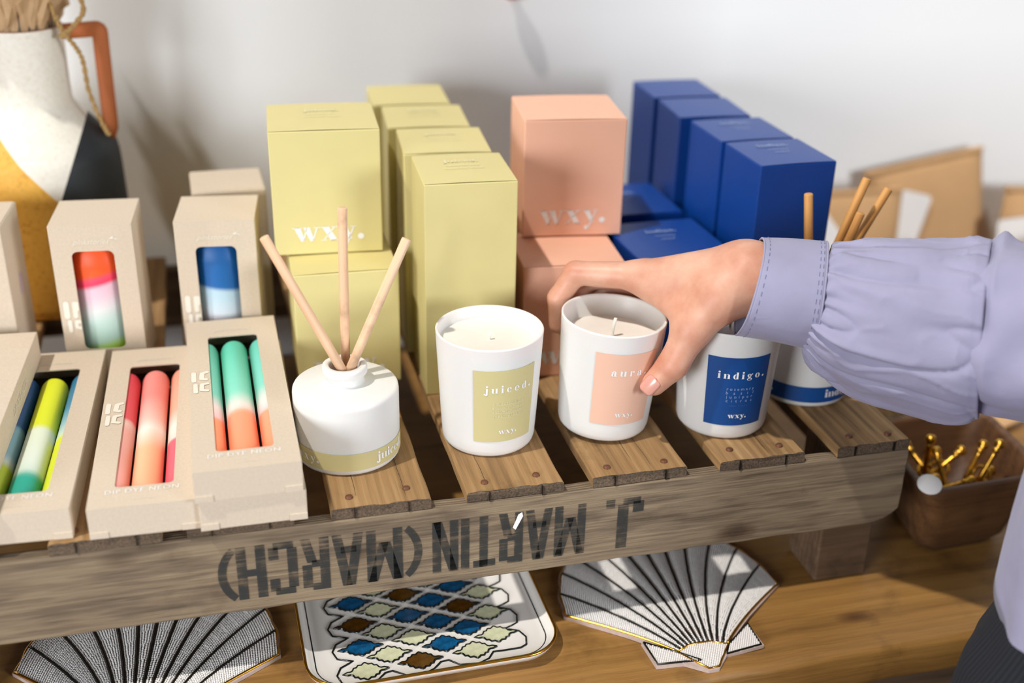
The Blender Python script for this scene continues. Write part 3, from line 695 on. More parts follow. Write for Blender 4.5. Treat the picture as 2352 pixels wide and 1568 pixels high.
def stripes():
    t = NT('printed_paper'); v = t.coord('Object', (1, 1, 1)); wv = t.n('TexWave', wave_type='BANDS', bands_direction='X'); wv.inputs['Scale'].default_value = 62; wv.inputs['Distortion'].default_value = .6
    t.l(v, wv.inputs['Vector']); t.col(t.ramp(wv.outputs['Fac'], [(.3, lin('#3a3434')), (.5, lin('#a58f6a')), (.62, lin('#c2a23c')), (.8, lin('#4a4444'))])); t.setp(Roughness=.8); return t.m
o = raw('printed_band', *label_patch(.0500, .0640, R_(-115), R_(-15), lambda z: .0235 + .1*(z-.03), 0, 20, 3), stripes(), bq, loc=(.0070, -.0040, 0))
for k in range(16):
    a = random.uniform(0, 6.28); rr = random.uniform(.004, .022); h = random.uniform(.16, .24)
    raw('dried_stem', *tube([(rr*.3*math.cos(a), rr*.3*math.sin(a), .02), (rr*math.cos(a), rr*math.sin(a), h*.6), (rr*1.7*math.cos(a), rr*1.7*math.sin(a), h)], [.0011, .0009, .0006], 6), M['paper'], bq)
tw = root('twine_bow', (JX, JY, .2), label='loose jute twine bow hanging at the jug handle', cat='twine')
def twine(pts, r=.0019):
    S_ = spline(pts, 60); parts = []
    for ph in (0, math.pi):
        P = []
        for i, p in enumerate(S_):
            t_ = Vector(S_[min(i+1, 59)] - S_[max(i-1, 0)]).normalized(); a = t_.cross(Vector((0, 0, 1))).normalized() if abs(t_.z) < .95 else Vector((1, 0, 0)); b = t_.cross(a); an = i * .9 + ph
            P.append(Vector(p) + (a * math.cos(an) + b * math.sin(an)) * r * .62)
        parts.append(tube(P, r * .75, 6))
    return join(parts)
z0 = -.2
kn = (.0395, -.030, .2495 + z0)
raw('loop', *twine([kn, (.0480, -.030, .256 + z0), (.0575, -.028, .268 + z0), (.0530, -.026, .284 + z0), (.0400, -.024, .290 + z0), (.030, -.026, .282 + z0), (.0350, -.029, .262 + z0), kn]), M['twine'], tw, True)
raw('tail', *twine([kn, (.0475, -.029, .237 + z0), (.0515, -.028, .2250 + z0), (.0530, -.027, .199 + z0), (.0600, -.0285, .172 + z0), (.0655, -.030, .1590 + z0)], .0017), M['twine'], tw, True)
None and raw('wrap_turn', *twine([(.0375*math.cos(R_(a)), .0375*math.sin(R_(a)), .2405 + z0 + .002*math.sin(a*.05)) for a in range(-60, 300, 24)], .0016), M['twine'], tw, True)
raw('knot', *tube([(kn[0]-.004, kn[1], kn[2]-.003), kn, (kn[0]+.004, kn[1]+.001, kn[2]-.002)], [.002, .0038, .0022], 8), M['twine'], tw, True)

# ------------------------------------------------------------------ patterned ceramic tray
tr = root('ceramic_tray', (-.0615, -.0205, ZT + .0002), (0, 0, R_(.8)), 'square white ceramic tray with blue and brown lantern motifs and a gold rim', 'tray')
HW = .0945
def rr_loop(inset, z, r): return [(x, y, z) for x, y in rrect(-HW + inset, HW - inset, -HW + inset, HW - inset, max(.004, r - inset), 10)]
loops = [rr_loop(.016, 0, .03), rr_loop(.0035, .006, .03), rr_loop(.0004, .0115, .03), rr_loop(.0002, .0128, .03), rr_loop(.0022, .0130, .03), rr_loop(.0050, .0098, .03), rr_loop(.0085, .0074, .03), rr_loop(.0130, .0068, .03)]
n = len(loops[0]); V = [p for L_ in loops for p in L_]; F = []
for j in range(len(loops) - 1):
    for i in range(n): F.append((j*n+i, j*n+(i+1) % n, (j+1)*n+(i+1) % n, (j+1)*n+i))
F.append(tuple(range(n))[::-1]); F.append(tuple(range((len(loops)-1)*n, len(loops)*n)))
raw('tray_body', V, F, M['ceramic'], tr, True)
L_ = rr_loop(.0010, .0131, .03); raw('gold_rim', *tube(L_ + L_[:1], .0012, 8, False), M['gold'], tr, True)
L_ = rr_loop(.0082, .0077, .03); raw('rim_line', *tube(L_ + L_[:1], .0005, 6, False), M['ink'], tr, True)
ml = {'p': plain('pale_green_glaze', '#c9cba8', .12, .12, 180, Coat_Weight=.6), 'u': plain('deep_blue_glaze', '#0d4e78', .08, .45, 160, Coat_Weight=.8), 'b': plain('brown_lustre_glaze', '#5e3c10', .12, .3, 160, Metallic=.35, Coat_Weight=.6)}
q = [(.0168, 0), (.0135, .0015), (.0112, .0014), (.0098, .0022), (.0086, .0048), (.0066, .0050), (.0052, .0072), (.0026, .0070), (.0010, .0086), (0, .0092)]
mot = q + [(-x, y) for x, y in q[::-1][1:]] + [(-x, -y) for x, y in q[1:]] + [(x, -y) for x, y in q[::-1][1:-1]]
mm = {}
for k, mt in ml.items():
    me = bpy.data.meshes.new('motif'); v_, f_ = prism(mot, 0, .0005); me.from_pydata(v_, [], f_); me.materials.append(mt); mm[k] = me
v_, f_ = tube([(x, y, .0004) for x, y in mot + mot[:1]], .00075, 5, False)
ome = bpy.data.meshes.new('motif_outline'); ome.from_pydata([tuple(v) for v in v_], [], f_); ome.materials.append(M['ink'])
cols = {0: 'pubuupb', 1: 'ppppbpu', 2: 'bpubppu', 3: 'uuupbup', 4: 'pubuppb', 5: 'ppppubp'}
XS = [-.1130, -.0935, -.0725, -.0517, -.0311, -.0115]
for c in range(6):
    y0 = [-.0955, -.0815, -.0935, -.0795, -.0917, -.0783][c]
    for k in range(7 if c % 2 == 0 else 6):
        o = bpy.data.objects.new('motif', mm[cols[c][k]]); COL.objects.link(o); o.parent = tr
        o.location = (XS[c] + .0615, y0 + .0261 * k + .0205, .0068)
        e = bpy.data.objects.new('motif_outline', ome); COL.objects.link(e); e.parent = o
P = []
for k in range(7):
    y = -.075 + .0261 * (k - 0) ; P += [(-.0700, y - .0085, .0071), (-.0725, y, .0071), (-.0690, y + .0075, .0071), (-.0625, y + .0110, .0071), (-.0590, y + .0128, .0071), (-.0640, y + .0148, .0071)]
raw('border_line', *tube(P, .0008, 5), M['ink'], tr, True)
P = []
for k in range(7):
    y = -.066 + .0261 * k; P += [(.0690, y - .0085, .0071), (.0712, y, .0071), (.0680, y + .0075, .0071), (.0610, y + .0112, .0071), (.0580, y + .0128, .0071), (.0640, y + .0150, .0071)]
raw('border_line', *tube(P, .0008, 5), M['ink'], tr, True)
P = [(-.0700, -.0835, .0071), (-.066, -.0868, .0071), (-.052, -.0880, .0071), (-.044, -.0855, .0071), (-.0385, -.0800, .0071), (-.033, -.0790, .0071), (-.024, -.0860, .0071), (-.010, -.0872, .0071), (-.003, -.0840, .0071), (.003, -.0780, .0071), (.009, -.0775, .0071), (.016, -.0845, .0071), (.030, -.0862, .0071), (.038, -.0830, .0071), (.043, -.0765, .0071), (.051, -.0770, .0071), (.064, -.0770, .0071), (.0690, -.0745, .0071)]
raw('border_line', *tube(P, .0008, 5), M['ink'], tr, True)

# ------------------------------------------------------------------ beaded shell coasters
pearl = plain('pearl_bead', '#dedbd8', .22, .10, 900, Coat_Weight=.4)
darkb = plain('black_bead', '#1b1812', .35, .3, 500, Metallic=.3)
felt = plain('coaster_felt', '#b7a399', .95, .08, 300)
def beads(pts, r, h):
    V, F = [], []
    for (x, y, z) in pts:
        i = len(V)
        for k in range(6): V.append((x + r*math.cos(k*1.0472), y + r*math.sin(k*1.0472), z))
        for k in range(3): V.append((x + r*.55*math.cos(k*2.0944), y + r*.55*math.sin(k*2.0944), z + h*.8))
        V.append((x, y, z + h))
        for k in range(3):
            a, b, c = i + 2*k, i + 2*k + 1, i + (2*k + 2) % 6; p, q_ = i + 6 + k, i + 6 + (k + 1) % 3
            F += [(a, b, p), (b, q_, p), (b, c, q_), (p, q_, i + 9)]
    return V, F
def shell_pt(u, s):
    I = np.array((.0206 * u, -.0520 - .0063 * u * u)); ph = u * 1.5708
    sc_ = 1 + .02 * abs(math.sin(u * 6.5 * math.pi))
    O = np.array((.0880 * math.sin(ph) * sc_, .1030 * math.cos(ph) * sc_)); C_ = np.array((I[0] + .33 * (O[0] - I[0]), I[1] + .52 * (O[1] - I[1]) + .010 * (1 - abs(u)) - .004 * abs(u)))
    return (1-s)**2 * I + 2*s*(1-s) * C_ + s*s * O
def make_shell(loc, rz, scl, label):
    r = root('shell_coaster', loc, (0, 0, rz), label, 'coaster', 'beaded shell coasters'); r.scale = (scl, scl, 1)
    out = [tuple(shell_pt(u, 1.0) * 1.02) for u in np.linspace(1, -1, 60)]
    out = [(.0245, -.060)] + [tuple(shell_pt(1, s) + np.array((.001, -.0018))) for s in (.2, .5, .8)] + out + [tuple(shell_pt(-1, s) + np.array((-.001, -.0018))) for s in (.8, .5, .2)]
    out += [(-.0430, -.0425), (-.0412, -.0700), (-.0200, -.0715), (-.0050, -.0825), (.0035, -.0825), (.0150, -.0700), (.0470, -.0660), (.0460, -.0390)]
    # order: right side up over the top to the left, then hinge
    raw('backing', *prism(out, 0, .0028), felt, r)
    NR = 12; us = np.linspace(-1, 1, NR + 1); step = .00185; z = .0028
    for k in range(NR):
        pts = []; u0, u1 = us[k], us[k+1]
        Ls = np.linalg.norm(shell_pt((u0+u1)/2, 1) - shell_pt((u0+u1)/2, 0)) * 1.04; ns = int(Ls / step)
        for j in range(ns):
            s = (j + .5) / ns; a, b = shell_pt(u0, s), shell_pt(u1, s); wd = np.linalg.norm(b - a); d = (b - a) / max(wd, 1e-6); a = a + d * .0011; b = b - d * .0011; wd -= .0022
            nc = max(1, int(round(wd / step)))
            for c in range(nc):
                p = a + (b - a) * ((c + .5) / nc); pts.append((p[0] + random.uniform(-.00012, .00012), p[1] + random.uniform(-.00012, .00012), z + .0007 * math.sin(math.pi * (c + .5) / nc)))
        raw('rib', *beads(pts, .00098, .0011), pearl, r, True)
    for k in range(NR + 1):
        L_ = [(*shell_pt(us[k], s), z + .0006) for s in np.linspace(0, 1, 26)]
        if k in (0, NR): raw('gold_edge', *tube(L_, .0010, 6), M['gold'], r, True)
        else: raw('rib_line', *tube([(p[0] + random.uniform(-.00025, .00025), p[1] + random.uniform(-.00025, .00025), p[2]) for p in L_], .0010, 6), darkb, r, True)
    L_ = [(*(shell_pt(u, 1.0)), z + .0004) for u in np.linspace(-1, 1, 90)]; raw('gold_edge', *tube(L_, .0009, 6), M['gold'], r, True)
    def panel(name, poly):
        xs = [p[0] for p in poly]; ys = [p[1] for p in poly]; pts = []
        def inside(x, y):
            c = False
            for (x0, y0), (x1, y1) in zip(poly, poly[1:] + poly[:1]):
                if (y0 > y) != (y1 > y) and x < (x1-x0)*(y-y0)/(y1-y0) + x0: c = not c
            return c
        y = min(ys); row = 0
        while y < max(ys):
            x = min(xs) + (row % 2) * step / 2
            while x < max(xs):
                if inside(x, y): pts.append((x, y, z))
                x += step
            y += step * .9; row += 1
        o = raw(name, *beads(pts, .00098, .0011), pearl, r, True)
        raw('panel_edge', *tube([(x, y, z + .0005) for x, y in poly + poly[:1]], .00085, 6), darkb if name != 'hinge_panel' else M['gold'], o, True)
    panel('hinge_panel', [(-.0206, -.0590), (-.0080, -.0530), (.0080, -.0530), (.0206, -.0590), (.0040, -.0805), (-.0040, -.0810)])
    panel('wing_panel', [(-.0415, -.0430), (-.0225, -.0575), (-.0060, -.0715), (-.0190, -.0700), (-.0395, -.0685)])
    panel('wing_panel', [(.0452, -.0400), (.0215, -.0590), (.0150, -.0690), (.0450, -.0650)])
    return r
make_shell((.1385, -.0645, ZT + .0002), 0, 1.0, 'white beaded shell coaster on the table right of the ceramic tray')
make_shell((-.2647, -.0480, ZT + .0002), R_(-7.2), 1.04, 'grey-white beaded shell coaster on the table left of the ceramic tray')

# ------------------------------------------------------------------ wooden trough with brass things
bw = root('wooden_trough', (0, 0, 0), label='dark wooden dough trough with rounded corners, right of the crate', cat='bowl')
tw_m = wood('trough_wood', ('#33200f', '#593a20', '#7c5734'), 0, .9, .6, .35, False, 25, .5)
Q = [(.345, -.073), (.468, -.069), (.481, .052), (.362, .047)]
def quad_loop(inset, z, rr, n=8):
    A = []
    cx = sum(p[0] for p in Q) / 4; cy = sum(p[1] for p in Q) / 4
    for x, y in rrect(-1, 1, -1, 1, rr, n):
        u, v = (x + 1) / 2, (y + 1) / 2
        px = (1-u)*(1-v)*Q[0][0] + u*(1-v)*Q[1][0] + u*v*Q[2][0] + (1-u)*v*Q[3][0]; py = (1-u)*(1-v)*Q[0][1] + u*(1-v)*Q[1][1] + u*v*Q[2][1] + (1-u)*v*Q[3][1]
        k = 1 - inset / .06; A.append((cx + (px - cx) * k, cy + (py - cy) * k, z))
    return A
loops = [quad_loop(.024, ZT + .0003, .45), quad_loop(.016, ZT + .012, .42), quad_loop(.004, -.070, .36), quad_loop(0, -.0595, .34), quad_loop(.0006, -.0575, .34), quad_loop(.0035, -.0565, .34), quad_loop(.0068, -.0572, .34), quad_loop(.0078, -.060, .34), quad_loop(.012, -.085, .36), quad_loop(.022, -.115, .45), quad_loop(.034, -.1205, .6)]
n = len(loops[0]); V = [p for L_ in loops for p in L_]; F = []
for j in range(len(loops) - 1):
    for i in range(n): F.append((j*n+i, j*n+(i+1) % n, (j+1)*n+(i+1) % n, (j+1)*n+i))
F.append(tuple(range(n))[::-1]); F.append(tuple(range((len(loops)-1)*n, len(loops)*n)))
raw('trough_body', V, F, tw_m, bw, True)
st_ = raw('price_sticker', *lathe([(.0001, .0004), (.0095, .0003), (.0098, 0)], 28), M['tagwhite'], bw, True, loc=(.3545, -.0625, -.0545), rot=(R_(22), R_(-14), 0))
def brass(p0, d, L_, lb, fancy):
    prof = [(.0001, 0), (.0032, .0004), (.0046, .0028), (.0050, .0050), (.0044, .0074), (.0028, .0092), (.0024, .0110), (.0036, .0120), (.0036, .0136), (.0022, .0146)]
    prof += [(.0020 + .0006 * (k % 2), .016 + (L_ - .028) * k / 8) for k in range(9)]
    prof += [(.0034, L_ - .0110), (.0034, L_ - .0092), (.0024, L_ - .0086), (.0045, L_ - .006), (.0047, L_ - .0035), (.0035, L_ - .001), (.0001, L_)]
    r = root('brass_knob', p0, Vector(d).to_track_quat('Z', 'Y').to_euler(), lb, 'brass knob', 'brass pieces in the trough')
    raw('shaft', *lathe(prof, 20), M['brass'], r, True)
    if fancy:
        raw('ring', *tube([(.0085*math.cos(a), 0, .024 + .0085*math.sin(a)) for a in np.linspace(0, 6.283, 22)], .0014, 8, False), M['brass'], r, True)
    return r
brass((.3830, -.0150, -.1000), (.08, .10, 1), .058, 'brass piece standing upright at the left of the trough', False)
brass((.4120, -.0400, -.0930), (.46, .12, .86), .060, 'brass piece leaning to the right, against the trough wall', True)
brass((.4080, -.0300, -.0950), (.50, .22, .80), .055, 'brass piece beside the right-leaning one, slightly lower', False)
brass((.3740, -.0330, -.0900), (.5, .75, .35), .055, 'brass piece lying toward the back on the left of the pile', True)
brass((.3930, -.0350, -.0880), (-.25, .85, .45), .058, 'brass piece lying crosswise in the middle of the pile', True)
brass((.4050, -.0080, -.0950), (-.5, -.55, .5), .056, 'brass piece pointing at the camera in the middle of the trough', False)
brass((.4330, -.0450, -.0900), (-.9, .2, .15), .054, 'brass piece lying flat along the front of the pile', True)
brass((.3680, -.0330, -.0860), (.85, -.2, .30), .050, 'brass piece with its ball end near the white sticker', False)
brass((.3900, -.0480, -.0880), (.1, .8, .6), .052, 'brass piece rising from the front wall into the middle of the pile', False)
brass((.3770, -.0180, -.0880), (.8, .1, .55), .054, 'brass piece slanting up to the right behind the upright one', True)
brass((.3980, -.0500, -.0840), (.7, .35, .2), .050, 'brass piece lying low behind the trough front, right of the sticker', True)
# ------------------------------------------------------------------ kraft packets and glass at the far right
gk = 'kraft packets against the wall'
def packet(mw, w_, h_, t_, lab, label, mat=None):
    r = root('kraft_packet', (0, 0, 0), (0, 0, 0), label, 'packet', gk); r.matrix_world = mw
    n = 12; V, F = [], []
    for s in (1, -1):
        for j in range(n + 1):
            for i in range(n + 1):
                u, v = i/n*2-1, j/n*2-1; V.append((u*w_/2, s*t_/2*(1-u**4)*(1-v**4)*(1+.3*noise.noise(Vector((u*2, v*2, w_*90)))) + .0003*s, (v+1)*h_/2))
    m_ = (n+1)**2
    for j in range(n):
        for i in range(n):
            a = j*(n+1)+i; F.append((a+1, a, a+n+1, a+n+2)); F.append((m_+a, m_+a+1, m_+a+n+2, m_+a+n+1))
    for i in range(n): F += [(i, i+1, m_+i+1, m_+i), (n*(n+1)+i+1, n*(n+1)+i, m_+n*(n+1)+i, m_+n*(n+1)+i+1), ((i+1)*(n+1), i*(n+1), m_+i*(n+1), m_+(i+1)*(n+1)), (i*(n+1)+n, (i+1)*(n+1)+n, m_+(i+1)*(n+1)+n, m_+i*(n+1)+n)]
    raw('paper_pouch', V, F, mat or M['paper2'], r, True)
    frombm('top_fold', bmbox(-w_/2, w_/2, -t_*.2, t_*.2, h_ - .004, h_, .0006), mat or M['paper2'], r)
    if lab:
        cx, cz, lw, lh, la = lab
        raw('paper_label', *prism(rrect(-lw/2, lw/2, -lh/2, lh/2, .006), 0, .0006), M['tagwhite'], r, loc=(cx, -t_*.70, cz), rot=(R_(90), R_(la), 0))
    return r
def up(x, y, z, rz, ry, rx): return Matrix.Translation((x, y, z)) @ Matrix.Rotation(R_(rz), 4, 'Z') @ Matrix.Rotation(R_(ry), 4, 'Y') @ Matrix.Rotation(R_(rx), 4, 'X')
packet(up(.665, .418, ZT + .012, 0, -9, -5), .155, .178, .018, (-.040, .115, .062, .070, 24), 'largest kraft packet at the far right with a white label')
packet(up(.512, .372, ZT + .006, 4, 2, -7), .150, .165, .018, (-.046, .112, .060, .075, -40), 'kraft packet partly hidden by the reeds of the diffuser')
packet(up(.800, .385, ZT + .006, -4, 4, -9), .140, .145, .018, (-.050, .08, .055, .060, -8), 'kraft packet cut off by the right picture edge')
packet(up(.625, .320, ZT + .006, -6, 14, -12), .120, .100, .018, (.030, .065, .050, .050, 28), 'short kraft packet in front of the largest one')
packet(up(.772, .322, ZT + .006, 8, -12, -12), .110, .098, .018, (-.02, .060, .05, .05, -30), 'short tilted kraft packet in front of the right pair')
packet(up(.560, .110, ZT + .010, 20, 0, -84), .090, .120, .018, (.01, .05, .045, .05, 10), 'kraft packet lying flat right of the trough')
packet(up(.660, .195, ZT + .010, -25, 0, -82), .110, .100, .018, (0, .05, .05, .05, -20), 'kraft packet lying flat behind the trough')
def glass_mat():
    t = NT('clear_glass'); t.setp(Base_Color=(.93, .95, .92, 1), Roughness=.06, IOR=1.45, Transmission_Weight=1.0); return t.m
gl = root('glass_tumbler', (.462, .190, ZT + .0002), label='ribbed clear glass tumbler standing behind the trough', cat='glass')
seg = 96; V, F = [], []
prof = [(.0001, 0), (.036, 0), (.039, .003), (.041, .02), (.0425, .06), (.044, .100), (.0432, .1015), (.0424, .100), (.0408, .06), (.0392, .02), (.037, .0075), (.0001, .0065)]
for i, (r_, z_) in enumerate(prof):
    for k in range(seg):
        a = 2*math.pi*k/seg; rr = r_ * (1 + (.022 * math.cos(24*a) if 1 < i < 5 else 0)); V.append((rr*math.cos(a), rr*math.sin(a), z_))
for i in range(len(prof) - 1):
    for k in range(seg): k2 = (k+1) % seg; F.append((i*seg+k, i*seg+k2, (i+1)*seg+k2, (i+1)*seg+k))
raw('tumbler_body', V, F, glass_mat(), gl, True)
pk = root('wall_peg', (.1270, .4515, .258), (R_(90), 0, 0), 'small pink wall peg at the top edge, above the peach cartons', 'peg')
raw('peg_stem', *lathe([(.0001, 0), (.005, 0), (.0045, .006), (.0001, .006)], 20), plain('pink_paint', '#d9927c', .5), pk, True)
raw('peg_knob', *lathe([(.0001, .004), (.007, .005), (.0105, .008), (.0108, .011), (.008, .014), (.0001, .0150)], 24), plain('pink_knob_paint', '#d9927c', .5), pk, True)

# ------------------------------------------------------------------ person
def surface_nets(sdf, lo, hi, h):
    ax = [np.arange(lo[i], hi[i] + h, h) for i in range(3)]
    X, Y, Z = np.meshgrid(*ax, indexing='ij'); D = sdf(X, Y, Z); S_ = D < 0
    nx, ny, nz = D.shape
    c = np.zeros((nx-1, ny-1, nz-1), int)
    for a in (0, 1):
        for b in (0, 1):
            for d in (0, 1): c += S_[a:nx-1+a, b:ny-1+b, d:nz-1+d]
    act = (c > 0) & (c < 8); idx = -np.ones(act.shape, int); ii = np.argwhere(act); idx[act] = np.arange(len(ii))
    P = np.zeros((len(ii), 3)); N = np.zeros(len(ii))
    cor = [(a, b, d) for a in (0, 1) for b in (0, 1) for d in (0, 1)]
    for e0 in cor:
        for axis in range(3):
            if e0[axis]: continue
            e1 = list(e0); e1[axis] = 1
            d0 = D[ii[:, 0]+e0[0], ii[:, 1]+e0[1], ii[:, 2]+e0[2]]; d1 = D[ii[:, 0]+e1[0], ii[:, 1]+e1[1], ii[:, 2]+e1[2]]
            mk = (d0 < 0) != (d1 < 0); t = np.where(mk, d0 / np.where(mk, d0 - d1, 1), 0)
            p = np.tile(np.array(e0, float), (len(ii), 1)); p[:, axis] += t; P[mk] += p[mk]; N[mk] += 1
    P = (ii + P / N[:, None]) * h + np.array([a[0] for a in ax])
    F = []
    for axis in range(3):
        o = [0, 1, 2]; o.remove(axis); u, v = o
        sl0 = [slice(None)] * 3; sl1 = [slice(None)] * 3; sl0[axis] = slice(0, -1); sl1[axis] = slice(1, None)
        ch = S_[tuple(sl0)] != S_[tuple(sl1)]; pts = np.argwhere(ch)
        sz = act.shape
        ok = (pts[:, u] > 0) & (pts[:, v] > 0) & (pts[:, u] < sz[u]) & (pts[:, v] < sz[v]); pts = pts[ok]
        q = []
        for du, dv in ((-1, -1), (0, -1), (0, 0), (-1, 0)):
            w_ = pts.copy(); w_[:, u] += du; w_[:, v] += dv; q.append(idx[w_[:, 0], w_[:, 1], w_[:, 2]])
        q = np.stack(q, 1); ins = S_[pts[:, 0], pts[:, 1], pts[:, 2]]
        flip = ins if axis != 1 else ~ins
        q[~flip] = q[~flip][:, ::-1]; F.append(q)
    return P, np.concatenate(F)
def cone(a, b, ra, rb):
    a, b = np.array(a), np.array(b); ab = b - a; L2 = ab @ ab
    def f(X, Y, Z):
        t = np.clip(((X-a[0])*ab[0] + (Y-a[1])*ab[1] + (Z-a[2])*ab[2]) / L2, 0, 1)
        return np.sqrt((X-a[0]-t*ab[0])**2 + (Y-a[1]-t*ab[1])**2 + (Z-a[2]-t*ab[2])**2) - (ra + (rb-ra)*t)
    return f
def smin(a, b, k): h = np.clip(.5 + .5*(b-a)/k, 0, 1); return b + (a-b)*h - k*h*(1-h)
WR = (.1853, -.0345, .1325)
T = {'cmc': (.1620, -.0400, .1185), 'mcp': (.1432, -.0400, .0960), 'ip': (.1288, -.0430, .0690), 'tip': (.1160, -.0408, .0535)}
IX = [(.1205, .0150, .1165), (.0775, .0405, .1120), (.0650, .0420, .0915), (.0655, .0415, .0690)]
MD = [(.1310, .0330, .1090), (.0950, .0590, .0990), (.0760, .0560, .0800), (.0720, .0480, .0640)]
RG = [(.1400, .0430, .0980), (.1080, .0650, .0830), (.0880, .0610, .0650), (.0820, .0520, .0500)]
LT = [(.1470, .0470, .0860), (.1220, .0640, .0690), (.1040, .0590, .0550), (.0970, .0520, .0440)]
def hand_sdf(X, Y, Z):
    main = cone((.262, -.085, .126), WR, .0280, .0215)(X, Y, Z)
    main = smin(main, cone((.262, -.070, .122), (.190, -.024, .127), .026, .0205)(X, Y, Z), .01)
    pal = cone(WR, IX[0], .0225, .0118)(X, Y, Z)
    for f_, r0, r1 in ((MD, .021, .0118), (RG, .020, .011), (LT, .019, .0100)):
        pal = smin(pal, cone((WR[0], WR[1] + .012, WR[2] - .006), f_[0], r0, r1)(X, Y, Z), .010)
    main = smin(main, pal, .012)
    th = cone((.178, -.037, .124), T['cmc'], .0190, .0180)(X, Y, Z)
    th = smin(th, cone(T['cmc'], T['mcp'], .0178, .0138)(X, Y, Z), .008)
    main = smin(main, th, .014)
    web = cone((.1440, -.0300, .1010), (.1275, .0040, .1100), .0105, .0095)(X, Y, Z); main = smin(main, web, .016)
    t2 = smin(cone(T['mcp'], T['ip'], .0134, .0112)(X, Y, Z), cone(T['ip'], T['tip'], .0112, .0092)(X, Y, Z), .004)
    main = smin(main, t2, .007)
    fs = None
    for f_, r in ((IX, (.0112, .0092, .0083, .0074)), (MD, (.0114, .0094, .0085, .0076)), (RG, (.0106, .0088, .008, .0072)), (LT, (.0094, .0078, .0070, .0064))):
        d = smin(cone(f_[0], f_[1], r[0], r[1])(X, Y, Z), cone(f_[1], f_[2], r[1], r[2])(X, Y, Z), .003)
        d = smin(d, cone(f_[2], f_[3], r[2], r[3])(X, Y, Z), .003)
        fs = d if fs is None else np.minimum(fs, d)
    main = smin(main, fs, .006)
    # creases over the thumb joint
    for cc, amp in ((0.0, .0005), (.0028, .00035), (-.0028, .0004)):
        a = np.array(T['ip']); dv = np.array(T['tip']) - np.array(T['mcp']); dv /= np.linalg.norm(dv)
        s = (X-a[0])*dv[0] + (Y-a[1])*dv[1] + (Z-a[2])*dv[2] - cc; rr = (X-a[0])**2 + (Y-a[1])**2 + (Z-a[2])**2
        main = main + amp * np.exp(-(s/.0006)**2) * (rr < .018**2)
    return main
P, F = surface_nets(hand_sdf, (.050, -.120, .020), (.275, .085, .165), .00135)
def skin_mat():
    t = NT('skin'); v = t.coord()
    a = t.noise(v, 38, 4); c = t.ramp(a, [(.3, lin('#c4856b')), (.55, lin('#d29d83')), (.75, lin('#dbad95'))])
    t.col(c); t.setp(Roughness=.48, Subsurface_Weight=.18, Subsurface_Scale=.004); t.b.inputs['Subsurface Radius'].default_value = (1, .35, .2)
    t.bump(t.math('ADD', t.noise(v, 700, 3), t.math('MULTIPLY', t.noise(t.coord('Object', (1, 1, 3)), 160, 4), .6)), .12, .0005); return t.m
me = bpy.data.meshes.new('person'); me.from_pydata([tuple(p) for p in P], [], [tuple(int(i) for i in f) for f in F]); me.update()
pers = link('person', me, skin_mat(), smooth=True)
md = pers.modifiers.new('smooth', 'SMOOTH'); md.factor = .5; md.iterations = 3
tag(pers, 'person in a lilac shirt and dark trousers, right hand gripping the peach-labelled candle', 'person')
# thumbnail
ip, tp = Vector(T['ip']), Vector(T['tip']); ax_ = (tp - ip).normalized()
tocam = (CAMP - tp).normalized(); nrm = (tocam - ax_ * tocam.dot(ax_)).normalized(); nrm = (nrm + ax_.cross(nrm) * .15).normalized(); sd = ax_.cross(nrm).normalized()
V, F = [], []; n, m_ = 10, 10
for j in range(m_ + 1):
    for i in range(n + 1):
        u, v = i/n*2-1, j/m_
        hw = .0062 * (1 - .12 * (v - .4)**2) * (math.sqrt(max(0, 1 - ((.22 - v)/.22)**2)) if v < .22 else 1) * (math.sqrt(max(.0, 1 - ((v - .8)/.24)**2)) if v > .8 else 1)
        p = tp + ax_ * (-.0062 + .0150 * v) + sd * (u * hw) + nrm * (math.sqrt(max(1e-9, .0106**2 - (u*hw)**2)) - .0004 - .0022 * v * v)
        V.append(p)
for j in range(m_):
    for i in range(n): F.append((j*(n+1)+i, j*(n+1)+i+1, (j+1)*(n+1)+i+1, (j+1)*(n+1)+i))
nm = plain('fingernail', '#d69a8a', .25, .03, 60, Coat_Weight=.3)
nl = raw('thumbnail', V, F, nm, pers, True); md = nl.modifiers.new('s', 'SOLIDIFY'); md.thickness = .0006
# shirt
def cloth_mat(name, hx, fine=2600):
    t = NT(name); v = t.coord(); c = lin(hx); a = t.noise(v, 30, 3)
    t.col(t.ramp(a, [(.3, tuple(x*.93 for x in c[:3]) + (1,)), (.7, tuple(min(1, x*1.05) for x in c[:3]) + (1,))]))
    t.setp(Roughness=.75, Sheen_Weight=.15); b = t.noise(t.coord('Object', (1, 1, 1)), fine, 2); cr_ = t.noise(t.coord('Object', (1, 1, 1)), 55, 5, .6, .6)
    t.bump(t.math('ADD', t.math('MULTIPLY', b, .12), cr_), .22, .0025); return t.m
M['cloth'] = cloth_mat('lilac_cotton', '#9896b1'); M['shirt'] = cloth_mat('lilac_cotton_front', '#9896b1')
def frame(path):
    N_ = len(path); out = []
    for i in range(N_):
        t = Vector(path[min(i+1, N_-1)] - path[max(i-1, 0)]).normalized(); upv = -DOWN - t * (-DOWN).dot(t); upv.normalize(); out.append((Vector(path[i]), t, upv, upv.cross(t)))
    return out
